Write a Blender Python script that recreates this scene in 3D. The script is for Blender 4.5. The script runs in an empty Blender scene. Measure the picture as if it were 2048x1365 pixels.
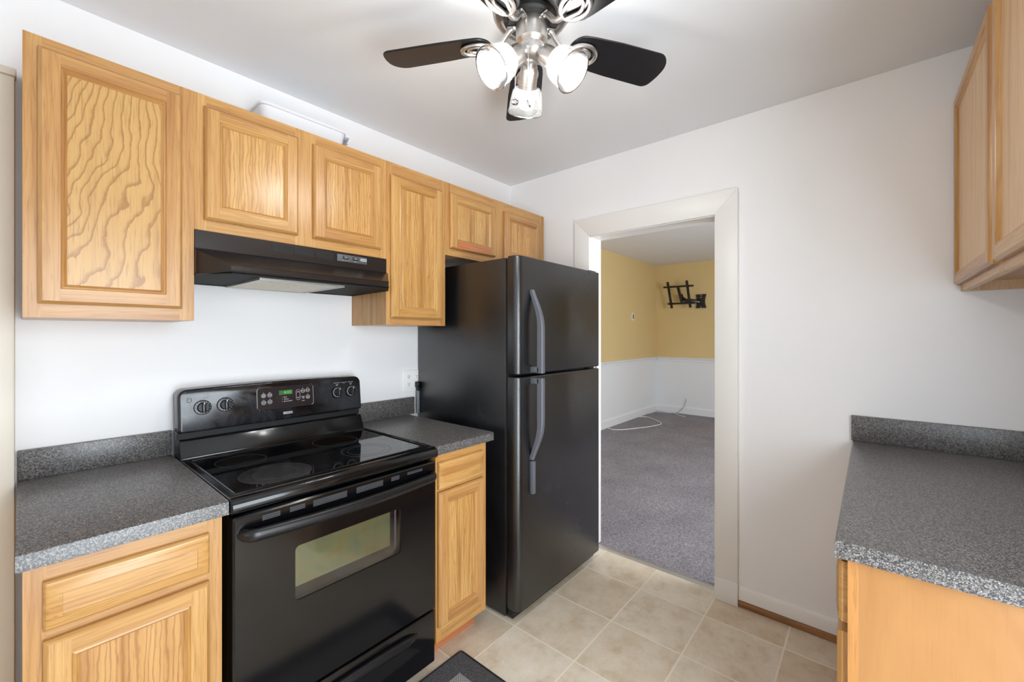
import bpy, bmesh, math, random
from mathutils import Vector, Matrix, Euler
random.seed(7)
SC = bpy.context.scene
COL = SC.collection
PI = math.pi
R = math.radians

# ------------------------------------------------------------------ camera, light, exposure
cam_d = bpy.data.cameras.new('camera')
cam = bpy.data.objects.new('camera', cam_d)
COL.objects.link(cam)
cam_d.sensor_width = 36.0
cam_d.lens = 838.8 / 2048 * 36.0
cam_d.shift_y = -(682.5 - 670.6) / 2048
cam_d.clip_start = 0.02
cam.location = (0, 0, 1.3715)
cam.rotation_euler = (R(90), 0, R(40.58 - 90))
SC.camera = cam

world = bpy.data.worlds.new('world')
SC.world = world
world.use_nodes = True
world.node_tree.nodes['Background'].inputs[0].default_value = (0.75, 0.85, 1.0, 1)
world.node_tree.nodes['Background'].inputs[1].default_value = 1.0

def area(name, loc, aim, sx, sy, power, col):
    d = bpy.data.lights.new(name, 'AREA')
    d.shape = 'RECTANGLE'
    d.size, d.size_y = sx, sy
    d.energy = power
    d.color = col
    o = bpy.data.objects.new(name, d)
    COL.objects.link(o)
    o.location = loc
    o.rotation_euler = Vector(aim).to_track_quat('-Z', 'Y').to_euler()
    return o
# daylight at an added, unseen glazed door and rear window; next room's window
area('added_daylight_side', (0.40, -0.86, 1.02), (0.40, 1, -0.06), 1.00, 1.85, 62, (0.84, 0.93, 1.0))
area('added_daylight_rear', (-2.33, 0.25, 1.45), (1, 0, 0.0), 1.30, 1.15, 11, (0.84, 0.93, 1.0))
area('daylight_den_side', (3.7, -1.66, 1.45), (0, 1, 0.0), 1.6, 1.3, 100, (0.93, 0.96, 1.0))
BULB = 165.0

vs = SC.view_settings
vs.view_transform = 'Standard'
vs.look = 'None'
vs.exposure = 0.10
vs.gamma = 1.0
vs.use_curve_mapping = False
SC.cycles.max_bounces = 10
SC.cycles.diffuse_bounces = 6
SC.cycles.transparent_max_bounces = 12
SC.cycles.use_denoising = True
SC.cycles.caustics_reflective = False
SC.cycles.caustics_refractive = False
SC.cycles.sample_clamp_indirect = 6.0

# ------------------------------------------------------------------ materials
def lin(r, g, b):
    f = lambda c: (c / 255 / 12.92) if c / 255 <= 0.04045 else ((c / 255 + 0.055) / 1.055) ** 2.4
    return (f(r), f(g), f(b), 1.0)

class NT:
    def __init__(s, name):
        s.m = bpy.data.materials.new(name)
        s.m.use_nodes = True
        s.t = s.m.node_tree
        s.b = s.t.nodes['Principled BSDF']
        s.out = s.t.nodes['Material Output']
    def n(s, typ, **kw):
        nd = s.t.nodes.new(typ)
        for k, v in kw.items():
            setattr(nd, k, v)
        return nd
    def l(s, a, b):
        s.t.links.new(a, b)
    def val(s, nd, i, v):
        if isinstance(v, bpy.types.NodeSocket): s.l(v, nd.inputs[i])
        else: nd.inputs[i].default_value = v
    def math(s, op, a, b=0.0, c=None):
        nd = s.n('ShaderNodeMath', operation=op)
        s.val(nd, 0, a); s.val(nd, 1, b)
        if c is not None: s.val(nd, 2, c)
        return nd.outputs[0]
    def vmath(s, op, a, b):
        nd = s.n('ShaderNodeVectorMath', operation=op)
        s.val(nd, 0, a); s.val(nd, 1, b)
        return nd.outputs[0]
    def coord(s, rnd=True):
        tc = s.n('ShaderNodeTexCoord').outputs['Object']
        if not rnd: return tc
        oi = s.n('ShaderNodeObjectInfo').outputs['Random']
        cb = s.n('ShaderNodeCombineXYZ')
        s.l(s.math('MULTIPLY', oi, 7.3), cb.inputs[0])
        s.l(s.math('MULTIPLY', oi, 3.1), cb.inputs[1])
        s.l(s.math('MULTIPLY', oi, 11.7), cb.inputs[2])
        return s.vmath('ADD', tc, cb.outputs[0])
    def noise(s, vec, scale, detail=2.0, rough=0.5, dist=0.0):
        nd = s.n('ShaderNodeTexNoise')
        s.l(vec, nd.inputs['Vector'])
        nd.inputs['Scale'].default_value = scale
        nd.inputs['Detail'].default_value = detail
        nd.inputs['Roughness'].default_value = rough
        nd.inputs['Distortion'].default_value = dist
        return nd.outputs['Fac']
    def ramp(s, fac, stops, interp='LINEAR'):
        nd = s.n('ShaderNodeValToRGB')
        nd.color_ramp.interpolation = interp
        el = nd.color_ramp.elements
        while len(el) < len(stops): el.new(0.5)
        for e, (p, c) in zip(el, stops):
            e.position = p
            e.color = c if len(c) == 4 else (*c, 1)
        s.l(fac, nd.inputs[0])
        return nd.outputs[0]
    def mix(s, fac, a, b, mode='MIX'):
        nd = s.n('ShaderNodeMix', data_type='RGBA', blend_type=mode)
        s.val(nd, 0, fac)
        s.val(nd, 6, a); s.val(nd, 7, b)
        return nd.outputs[2]
    def bump(s, h, strength=0.2, dist=0.002):
        nd = s.n('ShaderNodeBump')
        nd.inputs['Strength'].default_value = strength
        nd.inputs['Distance'].default_value = dist
        s.l(h, nd.inputs['Height'])
        s.l(nd.outputs[0], s.b.inputs['Normal'])
    def set(s, color=None, rough=None, metal=None, spec=None, coat=None, coat_r=None):
        b = s.b
        for k, v in (('Base Color', color), ('Roughness', rough), ('Metallic', metal), ('Specular IOR Level', spec),
                     ('Coat Weight', coat), ('Coat Roughness', coat_r)):
            if v is not None: s.val(b, k, v)
        return s.m
BK = (0, 0, 0, 1); WH = (1, 1, 1, 1)

def plain(name, rgb, rough=0.5, metal=0.0, spec=0.5, coat=None, coat_r=None, var=0.04, vscale=6.0):
    """paint or plastic with a faint uneven tone"""
    s = NT(name)
    c = lin(*rgb)
    n = s.noise(s.coord(), vscale, 3)
    d = tuple(x * (1 - var * 2) for x in c[:3]) + (1,)
    return s.set(s.ramp(n, [(0.3, d), (0.7, c)]), rough, metal, spec, coat, coat_r)

def oak(name, axis, light, mid, dark, figure='plain', rough=0.34):
    s = NT(name)
    v = s.coord()
    sc = {'z': (1, 1, 0.035), 'x': (0.035, 1, 1), 'y': (1, 0.035, 1)}[axis]
    st = s.vmath('MULTIPLY', v, sc)
    pores = s.noise(st, 300, 3, 0.6)
    streak = s.noise(st, 38, 3, 0.55)
    col = s.ramp(streak, [(0.28, lin(*dark)), (0.47, lin(*mid)), (0.72, lin(*light))])
    w = s.n('ShaderNodeTexWave', wave_type='BANDS', bands_direction='X' if axis != 'x' else 'Z')
    if figure == 'cathedral':
        st2 = s.vmath('MULTIPLY', v, (1, 1, 0.22) if axis == 'z' else (0.22, 1, 1))
        s.l(st2, w.inputs['Vector'])
        w.inputs['Scale'].default_value = 27
        w.inputs['Distortion'].default_value = 11.0
        w.inputs['Detail'].default_value = 3.0
        w.inputs['Detail Scale'].default_value = 1.1
        w.inputs['Detail Roughness'].default_value = 0.45
        lines = s.ramp(w.outputs['Fac'], [(0.02, WH), (0.34, BK)])
        col = s.mix(s.math('MULTIPLY', lines, 0.62), col, lin(*[int(c * 0.93) for c in dark]))
    elif figure == 'rotary':
        u = s.coord(False)
        xyz = s.n('ShaderNodeSeparateXYZ'); s.l(u, xyz.inputs[0])
        x_, z_ = xyz.outputs[0], xyz.outputs[2]
        f = s.math('SUBTRACT', z_, s.math('MULTIPLY', x_, s.math('MULTIPLY_ADD', z_, 3.4, 0.25)))
        f = s.math('MULTIPLY_ADD', s.noise(u, 5.5, 2, 0.5), 0.20, f)
        f = s.math('MULTIPLY_ADD', s.noise(s.vmath('MULTIPLY', u, (1, 1, 0.45)), 34, 3, 0.6), 0.030, f)
        g = s.math('FRACT', s.math('MULTIPLY', f, 24.0))
        lines = s.ramp(g, [(0.0, WH), (0.10, (0.75, 0.75, 0.75, 1)), (0.24, (0.12, 0.12, 0.12, 1)), (0.5, BK), (0.94, BK), (1.0, WH)])
        col = s.mix(0.6, col, lin(*light))
        col = s.mix(s.math('MULTIPLY', lines, 0.8), col, lin(*dark))
    elif figure == 'birch':
        sw = s.noise(s.vmath('MULTIPLY', v, (1, 1, 0.45)), 5.5, 3, 0.5, 1.6)
        col = s.ramp(sw, [(0.30, lin(*dark)), (0.46, lin(*mid)), (0.66, lin(*light))])
        col = s.mix(0.35, col, lin(*mid))
    else:
        st2 = s.vmath('MULTIPLY', v, {'z': (1, 1, 0.12), 'x': (0.12, 1, 1), 'y': (1, 0.12, 1)}[axis])
        s.l(st2, w.inputs['Vector'])
        w.inputs['Scale'].default_value = 22
        w.inputs['Distortion'].default_value = 10
        w.inputs['Detail'].default_value = 2.0
        w.inputs['Detail Scale'].default_value = 1.2
        lines = s.ramp(w.outputs['Fac'], [(0.0, WH), (0.35, BK)])
        col = s.mix(s.math('MULTIPLY', lines, 0.34), col, lin(*dark))
    pm = s.ramp(pores, [(0.54, BK), (0.66, WH)])
    col = s.mix(s.math('MULTIPLY', pm, 0.10 if figure == 'birch' else 0.40), col, lin(*[int(c * 0.80) for c in dark]))
    # each board its own tone
    oi = s.n('ShaderNodeObjectInfo').outputs['Random']
    hs = s.n('ShaderNodeHueSaturation')
    s.l(col, hs.inputs['Color'])
    s.l(s.math('MULTIPLY_ADD', oi, 0.10, 0.95), hs.inputs['Value'])
    s.l(s.math('MULTIPLY_ADD', oi, 0.006, 0.498), hs.inputs['Hue'])
    s.bump(pores, 0.12, 0.0006)
    return s.set(hs.outputs[0], rough, 0, 0.5, 0.18, 0.24)

LT, MD, DK = (200, 155, 96), (188, 139, 80), (162, 110, 58)
M = {}
M['oak_v'] = oak('oak_vertical_grain', 'z', LT, MD, DK)
M['oak_h'] = oak('oak_horizontal_grain', 'x', LT, MD, DK)
M['oak_y'] = oak('oak_depth_grain', 'y', LT, MD, DK)
M['oak_panel'] = oak('oak_panel_wavy_grain', 'z', (206, 162, 102), (197, 149, 88), (162, 108, 56), 'cathedral', 0.28)
M['oak_rotary'] = oak('oak_panel_rotary_figure', 'z', (200, 158, 96), (192, 146, 83), (150, 100, 46), 'rotary', 0.32)
M['oak_red'] = oak('oak_reddish_rail', 'x', (206, 140, 92), (194, 122, 76), (166, 94, 56))
M['maple'] = oak('birch_plywood_panel', 'z', (170, 124, 73), (162, 115, 64), (146, 98, 51), 'birch', 0.4)
M['maple_edge'] = oak('honey_stile', 'z', (176, 122, 70), (166, 111, 60), (144, 90, 46), 'plain', 0.42)
M['pale_oak'] = oak('pale_oak_panel', 'z', (222, 186, 140), (214, 174, 126), (196, 152, 104), 'plain', 0.4)
M['strip'] = oak('bare_wood_strip', 'y', (184, 140, 92), (160, 112, 66), (110, 70, 38), 'plain', 0.6)
M['wall'] = plain('white_wall_paint', (243, 242, 242), 0.55, var=0.012, vscale=2)
M['ceil'] = plain('white_ceiling_paint', (232, 233, 236), 0.8, var=0.01, vscale=2)
M['trim'] = plain('white_trim_gloss', (240, 237, 232), 0.35, var=0.012, vscale=3)
M['cream'] = plain('cream_trim', (222, 213, 198), 0.4, var=0.015, vscale=3)
M['yellow'] = plain('yellow_wall_paint', (219, 194, 139), 0.6, var=0.02, vscale=2)
M['wains'] = plain('white_wainscot_paint', (232, 234, 236), 0.5, var=0.012, vscale=2)
M['plastic_w'] = plain('white_plastic', (226, 227, 231), 0.35, var=0.01)
M['plate'] = plain('white_outlet_plastic', (244, 243, 240), 0.3, var=0.01)
M['slot'] = plain('dark_slot', (30, 28, 28), 0.6)
M['blk'] = plain('black_enamel', (12, 12, 14), 0.13, spec=0.5, var=0.1)
M['blk_soft'] = plain('black_plastic', (16, 16, 18), 0.32, var=0.1)
M['blk_matte'] = plain('matte_black', (14, 13, 13), 0.6, var=0.1)
M['brownblk'] = plain('brown_black_hood_enamel', (34, 27, 25), 0.26, var=0.12, vscale=30)
M['handle_grey'] = plain('charcoal_handle_plastic', (98, 100, 107), 0.42, var=0.03)
M['grey_plate'] = plain('grey_control_plate', (78, 80, 80), 0.45)
M['silver_print'] = plain('silver_print', (190, 190, 192), 0.4)
M['white_print'] = plain('white_print', (225, 225, 228), 0.5)
M['ring_print'] = plain('faint_burner_print', (52, 52, 55), 0.3)
M['pan'] = plain('dull_black_pan', (10, 10, 10), 0.65, spec=0.2, var=0.3, vscale=40)
M['grey_print'] = plain('grey_print', (105, 105, 110), 0.4)
M['chrome'] = plain('chrome', (215, 215, 218), 0.12, metal=1.0, var=0.0)
M['alum'] = plain('aluminium_strip', (190, 188, 184), 0.35, metal=0.8)
M['clock_face'] = plain('brown_black_clock_face', (38, 28, 30), 0.22)
M['cord'] = plain('grey_cord', (120, 124, 132), 0.4)
M['cable'] = plain('white_cable', (236, 234, 230), 0.4)
M['mat_edge'] = plain('black_piping', (22, 22, 24), 0.7)

def brushed(name, rgb, rough):
    s = NT(name)
    v = s.vmath('MULTIPLY', s.coord(), (6, 6, 260))
    n = s.noise(v, 1.0, 2)
    s.bump(n, 0.05, 0.0004)
    return s.set(s.ramp(n, [(0.3, lin(*[int(c * 0.93) for c in rgb])), (0.7, lin(*rgb))]), rough, 1.0)
M['nickel'] = brushed('brushed_nickel', (212, 207, 203), 0.32)
M['blade'] = plain('black_blade_laminate', (13, 12, 14), 0.30, var=0.15, vscale=3)

# speckled laminate worktop
s = NT('speckled_grey_laminate')
v = s.coord(False)
vo = s.n('ShaderNodeTexVoronoi'); s.l(v, vo.inputs['Vector']); vo.inputs['Scale'].default_value = 500
sep = s.n('ShaderNodeSeparateColor'); s.l(vo.outputs['Color'], sep.inputs[0])
c1 = s.ramp(sep.outputs[0], [(0.0, lin(38, 38, 42)), (0.34, lin(56, 55, 58)), (0.40, lin(90, 87, 85)), (0.72, lin(112, 107, 103)), (0.77, lin(124, 120, 116)), (0.95, lin(136, 132, 128)), (1.0, lin(158, 154, 150))])
n = s.noise(v, 160, 2)
c2 = s.mix(s.ramp(n, [(0.36, WH), (0.44, BK)]), c1, lin(52, 52, 57))
s.bump(n, 0.06, 0.0004)
M['lam'] = s.set(c2, 0.36, 0, 0.7)

# beige sheet tiles
s = NT('beige_floor_tiles')
v = s.coord(False)
sx = s.n('ShaderNodeSeparateXYZ'); s.l(v, sx.inputs[0])
T, X0, Y0 = 0.3290, 1.509, 0.2895
tx = s.math('DIVIDE', s.math('SUBTRACT', sx.outputs[0], X0), T)
ty = s.math('DIVIDE', s.math('SUBTRACT', sx.outputs[1], Y0), T)
def edge(t):
    f = s.math('FRACT', t)
    return s.math('MINIMUM', f, s.math('SUBTRACT', 1.0, f))
ed = s.math('MINIMUM', edge(tx), edge(ty))
grout = s.ramp(ed, [(0.0078, WH), (0.0122, BK)])
cb = s.n('ShaderNodeCombineXYZ')
s.l(s.math('FLOOR', tx), cb.inputs[0]); s.l(s.math('FLOOR', ty), cb.inputs[1])
wn = s.n('ShaderNodeTexWhiteNoise'); s.l(cb.outputs[0], wn.inputs['Vector'])
off = s.vmath('ADD', v, s.vmath('MULTIPLY', wn.outputs['Color'], (5, 5, 5)))
n1 = s.noise(off, 8.5, 7, 0.70, 0.12)
n2 = s.noise(s.vmath('MULTIPLY', off, (1, 2.0, 1)), 30, 6, 0.75, 0.25)
body = s.ramp(n1, [(0.32, lin(208, 193, 170)), (0.46, lin(224, 213, 195)), (0.62, lin(233, 225, 211)), (0.78, lin(237, 231, 220))])
body = s.mix(s.math('MULTIPLY', s.ramp(n2, [(0.24, WH), (0.44, BK)]), 0.24), body, lin(158, 138, 112))
tint = s.ramp(wn.outputs['Value'], [(0.0, lin(236, 226, 212)), (1.0, lin(255, 254, 252))])
body = s.mix(1.0, body, tint, 'MULTIPLY')
body = s.mix(grout, body, lin(236, 226, 207))
s.bump(s.math('SUBTRACT', 1.0, grout), 0.25, 0.001)
M['tile'] = s.set(body, s.math('MULTIPLY_ADD', n2, 0.2, 0.3), 0, 0.4)

# grey carpet
s = NT('grey_cut_pile_carpet')
v = s.coord(False)
n1 = s.noise(v, 210, 3, 0.75)
n2 = s.noise(v, 70, 2, 0.6)
n3 = s.noise(v, 2.5, 3, 0.6)
m_ = s.math('MULTIPLY_ADD', n1, 0.6, s.math('MULTIPLY', n2, 0.4))
c1 = s.ramp(m_, [(0.34, lin(102, 99, 105)), (0.5, lin(160, 157, 163)), (0.68, lin(206, 203, 209))])
c1 = s.mix(1.0, c1, s.ramp(n3, [(0.3, lin(232, 230, 232)), (0.7, WH)]), 'MULTIPLY')
s.bump(m_, 1.0, 0.012)
M['carpet'] = s.set(c1, 0.95, 0, 0.1)

# fridge: black pebbled paint
s = NT('black_pebbled_paint')
v = s.coord(False)
n = s.noise(v, 330, 2, 0.5)
s.bump(n, 0.45, 0.0016)
sm = s.noise(v, 3.2, 4, 0.6)
M['fridge'] = s.set(s.ramp(sm, [(0.35, lin(12, 12, 14)), (0.7, lin(24, 25, 28))]), s.math('MULTIPLY_ADD', sm, 0.16, 0.17), 0, 1.0)

# black enamel: smudged gloss, with bluish reflection haze painted into the colour
s = NT('black_enamel_smudge_and_sheen')
v = s.coord(False)
sm = s.ramp(s.noise(v, 6.5, 5, 0.65, 0.6), [(0.42, BK), (0.70, WH)])
c1 = s.mix(s.math('MULTIPLY', sm, 0.05), lin(12, 12, 14), lin(170, 176, 200))
M['smudge_sheen'] = s.set(c1, s.math('MULTIPLY_ADD', sm, 0.22, 0.12), 0, 0.5)

# glass cooktop, a little dusty
s = NT('black_ceramic_glass')
v = s.coord(False)
dust = s.ramp(s.noise(v, 210, 2, 0.6), [(0.715, BK), (0.76, WH)])
haze = s.ramp(s.noise(v, 9, 4, 0.65), [(0.5, BK), (0.75, WH)])
c1 = s.mix(s.math('MULTIPLY', haze, 0.04), lin(7, 7, 8), lin(120, 118, 120))
c1 = s.mix(s.math('MULTIPLY', dust, 0.35), c1, lin(150, 150, 152))
M['ceran'] = s.set(c1, s.math('MULTIPLY_ADD', haze, 0.10, 0.045), 0, 0.5)
s = NT('worn_burner_zone')
v = s.coord(False)
hz = s.ramp(s.noise(v, 34, 5, 0.7, 0.4), [(0.35, BK), (0.75, WH)])
c1 = s.mix(s.math('MULTIPLY', hz, 0.22), lin(10, 10, 11), lin(110, 108, 110))
M['burner'] = s.set(c1, 0.22, 0, 0.5)

# oven glass: iridescent bronze pane
s = NT('bronze_tinted_oven_glass')
v = s.coord(False)
n1 = s.noise(v, 7, 4, 0.6, 0.5)
n2 = s.noise(s.vmath('MULTIPLY', v, (9, 1, 1)), 4, 3, 0.6)
c1 = s.ramp(n1, [(0.3, lin(128, 146, 116)), (0.48, lin(158, 158, 112)), (0.6, lin(166, 142, 92)), (0.75, lin(142, 156, 126))])
c1 = s.mix(s.math('MULTIPLY', n2, 0.35), c1, lin(112, 108, 74))
M['bronze'] = s.set(c1, 0.3, 0.25, 0.5, 0.6, 0.08)

# clear pane: glossy at grazing, see-through otherwise
def pane(name, ior, tint):
    s = NT(name)
    fr = s.n('ShaderNodeFresnel'); fr.inputs[0].default_value = ior
    tr = s.n('ShaderNodeBsdfTransparent'); tr.inputs[0].default_value = tint
    gl = s.n('ShaderNodeBsdfGlossy'); gl.inputs['Roughness'].default_value = 0.04
    mx = s.n('ShaderNodeMixShader')
    s.l(fr.outputs[0], mx.inputs[0]); s.l(tr.outputs[0], mx.inputs[1]); s.l(gl.outputs[0], mx.inputs[2])
    s.l(mx.outputs[0], s.out.inputs[0])
    return s.m
M['pane'] = pane('clear_oven_pane', 1.5, (0.86, 0.86, 0.86, 1))

# prismatic pressed-glass lamp shade
s = NT('prismatic_lamp_glass')
v = s.coord(False)
vo = s.n('ShaderNodeTexVoronoi'); s.l(v, vo.inputs['Vector']); vo.inputs['Scale'].default_value = 260
bp_ = s.n('ShaderNodeBump'); bp_.inputs['Strength'].default_value = 0.5; bp_.inputs['Distance'].default_value = 0.002
s.l(vo.outputs['Distance'], bp_.inputs['Height'])
tr = s.n('ShaderNodeBsdfTransparent'); tr.inputs[0].default_value = (0.90, 0.90, 0.88, 1)
tl = s.n('ShaderNodeBsdfTranslucent'); tl.inputs[0].default_value = (0.16, 0.16, 0.155, 1)
gl = s.n('ShaderNodeBsdfGlossy'); gl.inputs['Roughness'].default_value = 0.12
for nd in (tl, gl): s.l(bp_.outputs[0], nd.inputs['Normal'])
m1 = s.n('ShaderNodeMixShader'); s.l(s.ramp(vo.outputs['Distance'], [(0.12, (0.012, 0.012, 0.012, 1)), (0.5, (0.085, 0.085, 0.085, 1))]), m1.inputs[0])
s.l(tr.outputs[0], m1.inputs[1]); s.l(tl.outputs[0], m1.inputs[2])
m2 = s.n('ShaderNodeMixShader'); m2.inputs[0].default_value = 0.05
s.l(m1.outputs[0], m2.inputs[1]); s.l(gl.outputs[0], m2.inputs[2])
s.l(m2.outputs[0], s.out.inputs[0])
M['shade'] = s.m

def emit(name, rgb, strength):
    s = NT(name)
    s.b.inputs['Base Color'].default_value = lin(*rgb)
    s.b.inputs['Emission Color'].default_value = lin(*rgb)
    s.b.inputs['Emission Strength'].default_value = strength
    return s.m
M['bulb'] = emit('lit_bulb', (250, 250, 252), BULB)
M['led'] = emit('green_clock_digits', (70, 190, 60), 0.55)
M['led_bg'] = emit('dim_green_display', (50, 84, 44), 0.12)

# hood filter mesh
s = NT('aluminium_filter_mesh')
v = s.coord(False)
vo = s.n('ShaderNodeTexVoronoi'); s.l(s.vmath('MULTIPLY', v, (1, 1.0, 1)), vo.inputs['Vector']); vo.inputs['Scale'].default_value = 120
vo.inputs['Randomness'].default_value = 0.25
c1 = s.ramp(vo.outputs['Distance'], [(0.2, lin(120, 106, 82)), (0.5, lin(206, 196, 172)), (0.8, lin(236, 232, 218))])
s.bump(vo.outputs['Distance'], 0.8, 0.002)
M['mesh'] = s.set(c1, 0.45, 0.35)

# mats
s = NT('charcoal_ribbed_mat')
v = s.coord(False)
n1 = s.noise(v, 420, 2, 0.7)
c1 = s.ramp(n1, [(0.35, lin(48, 48, 50)), (0.6, lin(96, 96, 98)), (0.75, lin(128, 128, 130))])
s.bump(n1, 0.8, 0.002)
M['mat'] = s.set(c1, 0.95, 0, 0.1)
s = NT('grey_woven_mat_field')
v = s.coord(False)
ch = s.n('ShaderNodeTexChecker'); s.l(v, ch.inputs['Vector']); ch.inputs['Scale'].default_value = 160
n1 = s.noise(v, 300, 2, 0.7)
c1 = s.mix(n1, s.mix(ch.outputs['Fac'], lin(96, 96, 96), lin(186, 184, 180)), lin(128, 126, 124))
s.bump(ch.outputs['Fac'], 0.6, 0.002)
M['mat_field'] = s.set(c1, 0.95, 0, 0.1)

# ------------------------------------------------------------------ mesh helpers
ORG = {}
class MB:
    """collects shapes in world (or thing-local) coordinates, then links them as one mesh object"""
    def __init__(s):
        s.bm = bmesh.new()
        s.mi = 0
    def mat(s, i):
        s.mi = i
        return s
    def _new(s, fn):
        f0 = set(s.bm.faces)
        r = fn()
        for f in s.bm.faces:
            if f not in f0: f.material_index = s.mi
        return r
    def box(s, x0, x1, y0, y1, z0, z1, bev=0.0, seg=2):
        def go():
            vs = [s.bm.verts.new(p) for p in ((x0, y0, z0), (x1, y0, z0), (x1, y1, z0), (x0, y1, z0), (x0, y0, z1), (x1, y0, z1), (x1, y1, z1), (x0, y1, z1))]
            fs = [s.bm.faces.new([vs[i] for i in q]) for q in ((0, 3, 2, 1), (4, 5, 6, 7), (0, 1, 5, 4), (1, 2, 6, 5), (2, 3, 7, 6), (3, 0, 4, 7))]
            if bev > 0:
                es = {e for f in fs for e in f.edges}
                bmesh.ops.bevel(s.bm, geom=list(es), offset=bev, segments=seg, affect='EDGES', profile=0.5)
        s._new(go)
        return s
    def prism(s, pts, axis, a, b, bev=0.0, seg=2):
        """polygon pts in the two other axes (in xyz order), extruded along axis from a to b"""
        def p3(p, t):
            if axis == 'x': return (t, p[0], p[1])
            if axis == 'y': return (p[0], t, p[1])
            return (p[0], p[1], t)
        def go():
            A = [s.bm.verts.new(p3(p, a)) for p in pts]
            B = [s.bm.verts.new(p3(p, b)) for p in pts]
            n = len(pts)
            fs = [s.bm.faces.new(A[::-1]), s.bm.faces.new(B)]
            for i in range(n):
                fs.append(s.bm.faces.new((A[i], A[(i + 1) % n], B[(i + 1) % n], B[i])))
            bmesh.ops.recalc_face_normals(s.bm, faces=fs)
            if bev > 0:
                es = {e for f in fs for e in f.edges}
                bmesh.ops.bevel(s.bm, geom=list(es), offset=bev, segments=seg, affect='EDGES', profile=0.5)
        s._new(go)
        return s
    def quad(s, *p):
        s._new(lambda: s.bm.faces.new([s.bm.verts.new(q) for q in p]))
        return s
    def lathe(s, prof, n=40, mat=None, close=False):
        """profile of (r, z) turned about z"""
        mt = mat or Matrix()
        def go():
            rings = []
            for r, z in prof:
                if r < 1e-6: rings.append([s.bm.verts.new(mt @ Vector((0, 0, z)))])
                else: rings.append([s.bm.verts.new(mt @ Vector((r * math.cos(2 * PI * k / n), r * math.sin(2 * PI * k / n), z))) for k in range(n)])
            fs = []
            pairs = list(zip(rings, rings[1:]))
            if close: pairs.append((rings[-1], rings[0]))
            for A, B in pairs:
                for k in range(n):
                    a, b, c, d = A[k % len(A)], A[(k + 1) % len(A)], B[(k + 1) % len(B)], B[k % len(B)]
                    q = [a]
                    for t in (b, c, d):
                        if t not in q: q.append(t)
                    if len(q) > 2: fs.append(s.bm.faces.new(q))
            bmesh.ops.recalc_face_normals(s.bm, faces=fs)
        s._new(go)
        return s
    def tube(s, path, r, n=10, caps=True, flat=1.0, closed=False):
        P = [Vector(p) for p in path]
        rr = r if isinstance(r, (list, tuple)) else [r] * len(P)
        def go():
            rings = []
            up = None
            for i, p in enumerate(P):
                if closed: t = (P[(i + 1) % len(P)] - P[i - 1]).normalized()
                else: t = (P[min(i + 1, len(P) - 1)] - P[max(i - 1, 0)]).normalized()
                if up is None:
                    up = Vector((0, 0, 1)) if abs(t.z) < 0.9 else Vector((1, 0, 0))
                a = t.cross(up).normalized(); b = a.cross(t).normalized(); up = b
                rings.append([s.bm.verts.new(p + a * math.cos(2 * PI * k / n) * rr[i] + b * math.sin(2 * PI * k / n) * rr[i] * flat) for k in range(n)])
            fs = []
            pr = list(zip(rings, rings[1:]))
            if closed: pr.append((rings[-1], rings[0]))
            for A, B in pr:
                for k in range(n):
                    fs.append(s.bm.faces.new((A[k], A[(k + 1) % n], B[(k + 1) % n], B[k])))
            if caps and not closed:
                fs.append(s.bm.faces.new(rings[0][::-1])); fs.append(s.bm.faces.new(rings[-1]))
            bmesh.ops.recalc_face_normals(s.bm, faces=fs)
        s._new(go)
        return s
    def ball(s, c, r, n=12):
        s._new(lambda: bmesh.ops.create_uvsphere(s.bm, u_segments=n, v_segments=max(6, n // 2), radius=r, matrix=Matrix.Translation(c)))
        return s
    def text(s, txt, size, mt, depth=0.0003):
        cu = bpy.data.curves.new('t', 'FONT')
        cu.body = txt; cu.size = size; cu.align_x = 'CENTER'; cu.align_y = 'CENTER'; cu.extrude = depth
        cu.resolution_u = 2
        o = bpy.data.objects.new('t', cu)
        COL.objects.link(o)
        dg = bpy.context.evaluated_depsgraph_get()
        me = bpy.data.meshes.new_from_object(o.evaluated_get(dg))
        me.transform(mt)
        s._new(lambda: s.bm.from_mesh(me))
        bpy.data.objects.remove(o); bpy.data.curves.remove(cu); bpy.data.meshes.remove(me)
        return s
    def xform(s, mt):
        s.bm.transform(mt)
        return s
    def build(s, name, mats, parent=None, smooth=38):
        if not isinstance(mats, (list, tuple)): mats = [mats]
        me = bpy.data.meshes.new(name)
        if parent is not None and parent in ORG:
            s.bm.transform(Matrix.Translation(-ORG[parent]))
        bmesh.ops.remove_doubles(s.bm, verts=s.bm.verts, dist=1e-6)
        s.bm.to_mesh(me); s.bm.free()
        for m in mats: me.materials.append(m)
        if smooth:
            me.polygons.foreach_set('use_smooth', [True] * len(me.polygons))
            me.set_sharp_from_angle(angle=R(smooth))
        o = bpy.data.objects.new(name, me)
        COL.objects.link(o)
        if parent is not None:
            o.parent = parent
            if parent in ORG: ORG[o] = ORG[parent]
        return o

def tag(o, label=None, cat=None, group=None, kind=None):
    for k, v in (('label', label), ('category', cat), ('group', group), ('kind', kind)):
        if v: o[k] = v
    return o
def thing(name, loc, label, cat, group=None, rz=0.0, local=False):
    o = bpy.data.objects.new(name, None)
    o.empty_display_size = 0.1
    COL.objects.link(o)
    o.location = loc
    o.rotation_euler = (0, 0, rz)
    ORG[o] = Vector((0, 0, 0)) if local else Vector(loc)
    return tag(o, label, cat, group)
def struct(mb, name, mats, parent=None, smooth=38):
    return tag(mb.build(name, mats, parent, smooth), kind='structure')

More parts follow.
